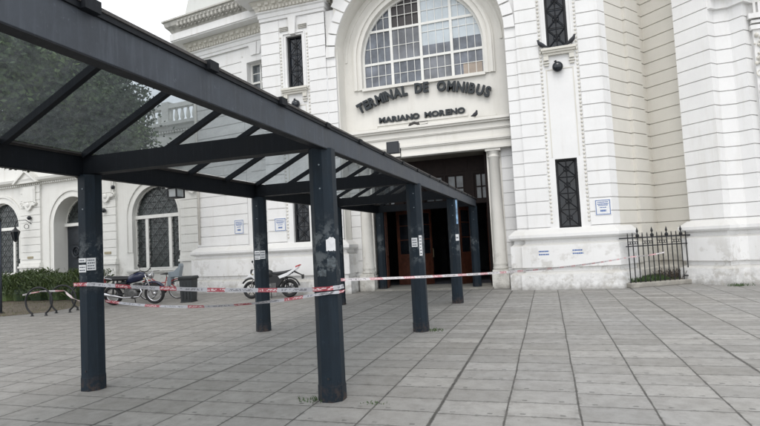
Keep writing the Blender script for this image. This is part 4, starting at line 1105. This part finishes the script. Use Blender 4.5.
q = MB(); q.lathe((-.02, -.06, .30), [(.09, 0), (.09, .01)], 16, (0, 1, 0)); q.tube([(-.02, -.07, .30), (.10, -.07, .18)], .01, 6); q.tube([(-.02, .07, .30), (-.14, .07, .42)], .01, 6); q.box(W0, .06, .15, -.16, -.07, .17, .19); q.build('crank', M['iron'], bc)
q = MB(); q.box(W0, -.66, -.30, -.15, .15, .76, .80); q.prism(Frame(0, 0), [(-.62, .78), (-.70, 1.16), (-.66, 1.24), (-.62, 1.24), (-.56, .80)], -.17, .17)
for e in (-.16, .16): q.prism(Frame(0, 0), [(-.62, .78), (-.26, .78), (-.24, .96), (-.45, .98), (-.62, 1.14)], e-.015, e+.015); q.box(W0, -.34, -.22, e-.04, e+.04, .48, .78)
q.build('child_seat', M['seat_grey'], bc, bevel=.015)

# ------------------------------------------------------------------ litter bin
bn = thing('litter_bin', 'dark square tapered litter bin with wide rim standing before the white wall', 'bin', None, (-11.33, 14.6, 0), R(12))
bn.scale = (.80, .80, 1)
def taper(m, w0, w1, z0, z1, dx=1.0):
    P = [(-w0*dx, -w0, z0), (w0*dx, -w0, z0), (w0*dx, w0, z0), (-w0*dx, w0, z0), (-w1*dx, -w1, z1), (w1*dx, -w1, z1), (w1*dx, w1, z1), (-w1*dx, w1, z1)]
    m.add(P, [(3, 2, 1, 0), (4, 5, 6, 7), (0, 1, 5, 4), (1, 2, 6, 5), (2, 3, 7, 6), (3, 0, 4, 7)])
q = MB(); taper(q, .235, .27, .04, .74); taper(q, .25, .25, 0, .04)
for e in (-.14, 0, .14): q.box(W0, e-.02, e+.02, -.275, -.25, .10, .70)
q.build('body', M['bin'], bn, bevel=.012)
q = MB(); taper(q, .30, .315, .74, .80); taper(q, .315, .28, .801, .845); q.build('rim', M['bin'], bn, bevel=.01)

# ------------------------------------------------------------------ wall signs
def wallsign(F, s0, s1, z0, z1, d, label, rows):
    o = thing('wall_sign', label, 'sign', 'blue and white enamel notices on the terminal wall'); q = MB(); q.box(F, s0, s1, d, d+.012, z0, z1); q.build('panel', M['paper'], o)
    b_ = MB(); t = .018
    for a, b, c, e in ((s0+.015, s1-.015, z1-.033, z1-.015), (s0+.015, s1-.015, z0+.015, z0+.033), (s0+.015, s0+.033, z0+.033, z1-.033), (s1-.033, s1-.015, z0+.033, z1-.033)): b_.box(F, a, b, d+.0125, d+.014, c, e)
    b_.build('border', M['ink_blue'], o)
    tx = MB(); h = z1-z0; wd = s1-s0; mid = (s0+s1)/2
    for fz, fw_, ht in ((.80, .68, .055), (.68, .70, .055), (.60, .60, .05), (.46, .42, .05), (.22, .36, .12)):
        s = mid-wd*fw_/2
        while s < mid+wd*fw_/2:
            l = random.uniform(.012, .04); tx.box(F, s, min(s+l, mid+wd*fw_/2), d+.0125, d+.0138, z0+h*fz, z0+h*(fz+ht)); s += l+.007
    tx.build('text', M['ink_blue'], o)
wallsign(F0, 1.35, 1.77, 2.07, 2.52, .002, 'white sign with blue border on the right pier beside the iron fence', 4)
wallsign(F0, -8.98, -8.55, 2.18, 2.64, .002, 'white sign with blue border on the left pier beside the narrow window', 4)
wallsign(FB, -2.17, -1.72, 2.22, 2.76, .002, 'white sign with blue border on the wall above the litter bin', 4)
for s, l in ((-.14, 'left'), (.79, 'right')):
    o = thing('painted_stencil', 'blue two line stencil painted on the right pier plinth, the %s one' % l, 'marking', 'blue stencils on the right pier plinth')
    for z in (1.09, 1.0, .985):
        if z == .985: continue
        q = MB(); ss = s-.14
        while ss < s+.13:
            ln = random.uniform(.02, .05); q.box(F0, ss, min(ss+ln, s+.14), .2005, .2025, z, z+.04); ss += ln+.008
        q.build('text_line', M['ink_blue'], o)
for s, z in ((-9.95, 1.78), (-4.32, 1.80)):
    q = MB(); q.box(FW, s-.22, s+.22, .10, .125, z-.06, z+.06); tag(q.build('plaque', M['bronze']), 'small ochre plaque on the pilaster %s the panelled door' % ('left of' if s < -6 else 'right of'), 'plaque', 'plaques on the wing pilasters')

# ------------------------------------------------------------------ wall lamps
def globe(F, s, d, z, label, r=.15, top=True):
    o = thing('round_lamp', label, 'lamp', 'round black lamps on the walls'); n = (F.n[0], F.n[1], 0)
    q = MB(); q.lathe(F(s, d+.08, z), [(.02, -.05), (r*.75, -.04), (r, .0), (r, .05), (r*.9, .08)], 24, n); q.build('housing', M['black_enamel'], o, True)
    q = MB(); q.lathe(F(s, d+.165, z), [(r*.86, -.01), (r*.6, .025), (.01, .035)], 24, n); q.build('lens', M['dark_glass'], o, True)
    if top:
        q = MB(); q.tube([F(s, d+.02, z+r*.3), F(s-.06, d+.09, z+r+.05)], .035, 8); q.build('arm', M['black_enamel'], o)
    return o
globe(F0, .61, -.03, 6.52, 'round black lamp on the right pier under the window sill')
globe(F0, -7.95, -.03, 6.52, 'round black lamp on the left pier under the window sill')
globe(FW, -9.85, .10, 3.86, 'round black lamp above the lantern on the left wing pilaster', .11, False)
globe(FW, -4.42, .10, 3.86, 'round black lamp on the wing pilaster left of the lattice window', .11, False)
globe(FW, -3.85, .03, 4.95, 'small round black lamp high beside the lattice window arch', .10, False)
ln = thing('wall_lantern', 'black iron lantern hanging from scroll bracket on the left wing pilaster', 'lantern')
o3 = FW(-10.12, .75, 0)
q = MB()
q.lathe((o3[0], o3[1], 2.62), [(.03, 0), (.09, .06), (.10, .10)], 6); q.lathe((o3[0], o3[1], 3.14), [(.24, 0), (.16, .08), (.07, .16), (.03, .26), (.01, .30)], 6)
for k in range(6):
    a = 2*PI*k/6; q.tube([(o3[0]+.10*math.cos(a), o3[1]+.10*math.sin(a), 2.72), (o3[0]+.20*math.cos(a), o3[1]+.20*math.sin(a), 3.14)], .014, 5)
q.build('cage', M['iron'], ln)
q = MB(); q.lathe((o3[0], o3[1], 2.72), [(.09, 0), (.185, .42)], 6); q.build('glass', M['lamp_glass'] if False else M['dark_glass'], ln)
q = MB(); q.tube([FW(-9.85, .10, 3.55), FW(-9.92, .35, 3.75), FW(-10.08, .68, 3.72), FW(-10.12, .75, 3.58), (o3[0], o3[1], 3.42)], .018, 6); q.torus(FW(-10.05, .22, 3.42), .12, .014, (FW.t[0], FW.t[1], 0), 18, 5); q.build('bracket', M['iron'], ln)

# ------------------------------------------------------------------ pigeons
def pigeon(loc, rz, label, tilt=0):
    o = thing('pigeon', label, 'bird', 'pigeons perched on the facade', loc, rz)
    q = MB(); q.tube([(-.20, 0, .06), (-.10, 0, .09), (0, 0, .13), (.07, 0, .18), (.10, 0, .24), (.115, 0, .275), (.135, 0, .28)], [.012, .035, .065, .06, .035, .032, .012], 10)
    for e in (-1, 1): q.tube([(0, e*.02, .08), (.01, e*.025, 0), (.04, e*.03, 0)], .005, 4)
    q.tube([(.13, 0, .278), (.16, 0, .27)], [.008, .002], 5)
    b_ = q.build('body', M['pigeon'], o, True); return o
pigeon((.21, 16.17, 7.10), R(200), 'dark pigeon perched on the left end of the right pier sill')
pigeon((1.03, 16.17, 7.10), R(-30), 'dark pigeon perched on the right end of the right pier sill')
pigeon((-1.95, 16.68, 5.38), R(60), 'dark pigeon standing on the entablature under the word OMNIBUS')
fl2 = thing('floodlight', 'small rusty floodlight lying on the entablature under the word MARIANO', 'floodlight', None, (-3.95, 16.72, 5.38))
q = MB(); q.tube([(-.16, 0, .0), (-.13, 0, .08), (0, 0, .12), (.13, 0, .08), (.16, 0, .0)], .05, 8); q.build('housing', M['gutter'], fl2, True)
q = MB(); q.tube([(.10, 0, .02), (.45, 0, .04), (.47, 0, .13), (.12, 0, .13)], .012, 6); q.build('bracket', M['gutter'], fl2)

# ------------------------------------------------------------------ iron fence on its kerb
fa, fb_ = Vector((2.06, 16.02)), Vector((3.92, 17.06))
dd = fb_-fa; FF = Frame(fa.x, fa.y, -math.degrees(math.atan2(dd.y, dd.x))); LEN = dd.length
fe = thing('iron_fence', 'black wrought iron fence with spear tops closing the corner recess', 'fence')
m = MB(); m.box(FF, .0, LEN, -.14, .10, 0, .13); tag(m.build('kerb', M['kerb'], bevel=.015), kind='structure')
q = MB(); q.box(FF, -.20, LEN+.06, -.02, .02, 1.36, 1.395); q.box(FF, 0, LEN, -.02, .02, 1.13, 1.16); q.box(FF, LEN-.35, LEN, -.02, .02, .22, .25); q.build('rail', M['iron'], fe)
NB = 14
for k in range(NB):
    s = .06 + (LEN-.10)*k/(NB-1); tall = k in (2, 5, 8, 11)
    q = MB(); q.tube([FF(s, 0, .13), FF(s, 0, 1.47)], .0145, 8); q.lathe(FF(s, 0, 1.47), [(.016, 0), (.004, .05)], 6)
    if tall:
        q.lathe(FF(s, 0, 1.40), [(.022, 0), (.036, .04), (.014, .08), (.014, .11), (.034, .16), (.002, .27)], 8)
        q.torus(FF(s, 0, 1.43), .05, .011, (FF.n[0], FF.n[1], 0), 14, 5)
    if k < NB-1 and k % 3 != 2:
        for e in (.045, .10): q.torus(FF(s+e, 0, 1.24), .04, .009, (FF.n[0], FF.n[1], 0), 12, 4)
    q.build('bar', M['iron'], fe)
m = MB(); rp = [(2.1, 16.1), (3.9, 17.2), (3.3, 18.1)]
m.add([(2.05, 16.15, .14), (3.95, 17.2, .14), (3.35, 18.3, .14), (1.95, 16.5, .14)], [(0, 1, 2, 3)]); tag(m.build('soil', M['soil']), kind='structure')
m = MB()
for k in range(2600):
    u, v = random.random(), random.random()
    x = 2.1+1.75*u; y = 16.18+1.0*u+v*(1.3-.9*abs(u-.55)); h = .13 if u < .62 else .06
    if u > .62 and random.random() < .6: continue
    blades(m, x, y, .14, h, .010, .7)
tag(m.build('grass', M['grass_green'], fix=False), kind='stuff')
# dry brush heap behind the fence
m = MB()
for k in range(160):
    x = 3.35+random.gauss(0, .22); y = 17.2+random.gauss(0, .15); a = random.uniform(0, PI); l = random.uniform(.1, .3)
    m.tube([(x, y, .15+random.random()*.05), (x+math.cos(a)*l*.6, y+math.sin(a)*l*.4, .08+random.uniform(.05, .35))], .007, 4)
tag(m.build('brush_pile', M['bark']), 'low heap of dry brown brush behind the iron fence', 'brush')

# weeds in the paving
def weed(x, y, n, h, label, spread=.10):
    m = MB()
    for _ in range(n): blades(m, x+random.gauss(0, spread), y+random.gauss(0, spread*.6), 0, h, .006, 1.0)
    o = m.build('weed', M['grass_green'], fix=False); tag(o, label, 'weed', 'weeds growing in the paving')
weed(-2.42, 5.08, 70, .034, 'green weed tuft at the foot of the nearest right canopy post')
weed(-1.75, 5.06, 30, .022, 'small flat weed in the paving joint beside the nearest right post', .06)
weed(-2.02, 9.25, 70, .05, 'green weed tuft at the foot of the second right canopy post')
weed(4.68, 15.98, 110, .08, 'leafy weed clump at the base of the right corner pavilion', .14)

# ------------------------------------------------------------------ pole at the left edge
pl_ = thing('lamp_pole', 'grey metal pole at the far left edge standing on the lawn', 'pole', None, (-16.55, 12.2, 0))
q = MB(); q.tube([(0, 0, 0), (0, 0, 2.9)], .07, 12); q.build('shaft', M['beam'], pl_, True)
q = MB(); q.lathe((0, 0, 2.9), [(.08, 0), (.09, .05), (.05, .12)], 12); q.lathe((0, 0, 0), [(.13, 0), (.13, .02), (.08, .05)], 12); q.build('cap', M['iron'], pl_, True)

# ------------------------------------------------------------------ hedge and trees
m = MB()
for k in range(15000):
    x = random.uniform(-28, -16.75); e = math.sin(x*2.1)*.12+math.sin(x*5.3+1)*.07
    t = random.random(); z = .05 + (.95+e)*math.sqrt(random.random()); rr_ = (1-(z/1.35)**3)**.33 if z < 1.3 else .3
    y = 16.35 + random.uniform(-1, 1)*.85*max(.25, rr_) + math.sin(x*3.7)*.08
    xe = 1.0 if x < -17.2 else (x+16.7)/-.5
    if random.random() > max(.15, xe): continue
    a = random.uniform(0, 2*PI); l = random.uniform(.13, .26); wd = .011; la = random.uniform(.25, .95)
    dx, dy = math.cos(a), math.sin(a); tip = (x+dx*l*la, y+dy*l*la, z+l*(1-la*.55))
    m.add([(x-dy*wd, y+dx*wd, z), (x+dy*wd, y-dx*wd, z), (x+dx*l*la*.55+dy*wd, y+dy*l*la*.55-dx*wd, z+l*.55), tip], [(0, 1, 2, 3)])
hg = m.build('hedge', M['hedge'], fix=False); tag(hg, 'spiky green hedge along the left wing behind the bike racks', 'hedge')
m = MB()
for k in range(12):
    x = -28.0+k*.93; m.lathe((x, 16.4, 0), [(.55, .02), (.62, .3), (.45, .75), (.1, .95)], 9)
m.build('inner_mass', M['leaf_dark'], hg)

def tree(name, label, loc, h, trunk_r, blobs, leafmat, nleaf, lsz, zmin=0):
    o = thing(name, label, 'tree', 'trees in front of the left wing', loc)
    t = MB(); zt = min(b[2] for b in blobs)
    t.tube([(0, 0, 0), (.05, .03, zt*.5), (0, .06, zt), (.1, 0, zt+(h-zt)*.5), (.05, .1, h*.96)], [trunk_r*1.25, trunk_r, trunk_r*.85, trunk_r*.5, .03], 10)
    for bx, by, bz, br in blobs:
        s = Vector((.02, .03, zt*.8+random.uniform(-.3, .5))); e = Vector((bx, by, bz)); mid = s.lerp(e, .5)+Vector((0, 0, -.2))
        t.tube([s, mid, e], [trunk_r*.5, trunk_r*.28, .02], 6)
    t.build('trunk', M['bark'], o, True)
    lf = MB()
    tot = sum(b[3]**2 for b in blobs)
    for bx, by, bz, br in blobs:
        nc = max(5, int(nleaf*br*br/tot/90))
        for c in range(nc):
            # clump centres near the surface of the blob
            d = Vector((random.gauss(0, 1), random.gauss(0, 1), random.gauss(0, .8))).normalized()*br*random.uniform(.45, 1.08)
            cc = Vector((bx, by, bz))+d; cr = random.uniform(.35, .75)
            for k in range(90):
                p = cc + Vector((random.gauss(0, 1), random.gauss(0, 1), random.gauss(0, .7)))*cr*.55
                if p.z < zmin: continue
                n1 = Vector((random.uniform(-1, 1), random.uniform(-1, 1), random.uniform(-1, 1))).normalized(); n2 = n1.cross(Vector((random.uniform(-1, 1), random.uniform(-1, 1), .3))).normalized()
                s = lsz*random.uniform(.6, 1.3)
                lf.add([p-n1*s*.5, p+n2*s*.28, p+n1*s*.5, p-n2*s*.28], [(0, 1, 2, 3)])
    lf.build('crown', leafmat, o, fix=False)
    return o
tree('broadleaf_tree', 'large dark broadleaf tree overhanging the canopy from the left edge', (-16.6, 9.2, 0), 11.0, .30,
     [(1.6, 1.0, 7.4, 1.5), (3.0, 1.6, 7.5, 1.5), (-.8, .4, 7.6, 1.6), (2.0, .2, 7.7, 1.4), (.0, 1.2, 8.6, 1.6), (3.4, 2.2, 7.2, 1.2), (-2.2, .5, 8.0, 1.8), (.2, .3, 7.2, 1.1), (2.4, 1.2, 7.1, 1.0)], M['leaf'], 80000, .15, 5.3)
tree('broadleaf_tree', 'slimmer dark broadleaf tree standing behind the nearest left post before the wing', (-15.35, 14.57, 0), 9.0, .15,
     [(0, 0, 5.7, 1.3), (.9, .2, 6.2, 1.1), (-.9, 0, 6.4, 1.4), (.1, 0, 7.1, 1.3), (1.2, .3, 7.1, .8), (-.6, 0, 8.0, 1.2), (.3, 0, 8.2, .9), (-1.6, .1, 5.5, 1.2), (-2.0, 0, 7.2, 1.3), (-2.6, .2, 6.1, 1.3), (1.5, .2, 5.6, .7), (-1.5, 0, 8.4, .9), (-3.3, .2, 6.5, 1.3), (-3.4, .3, 7.8, 1.3)], M['leaf_dark'], 85000, .14, 5.05)
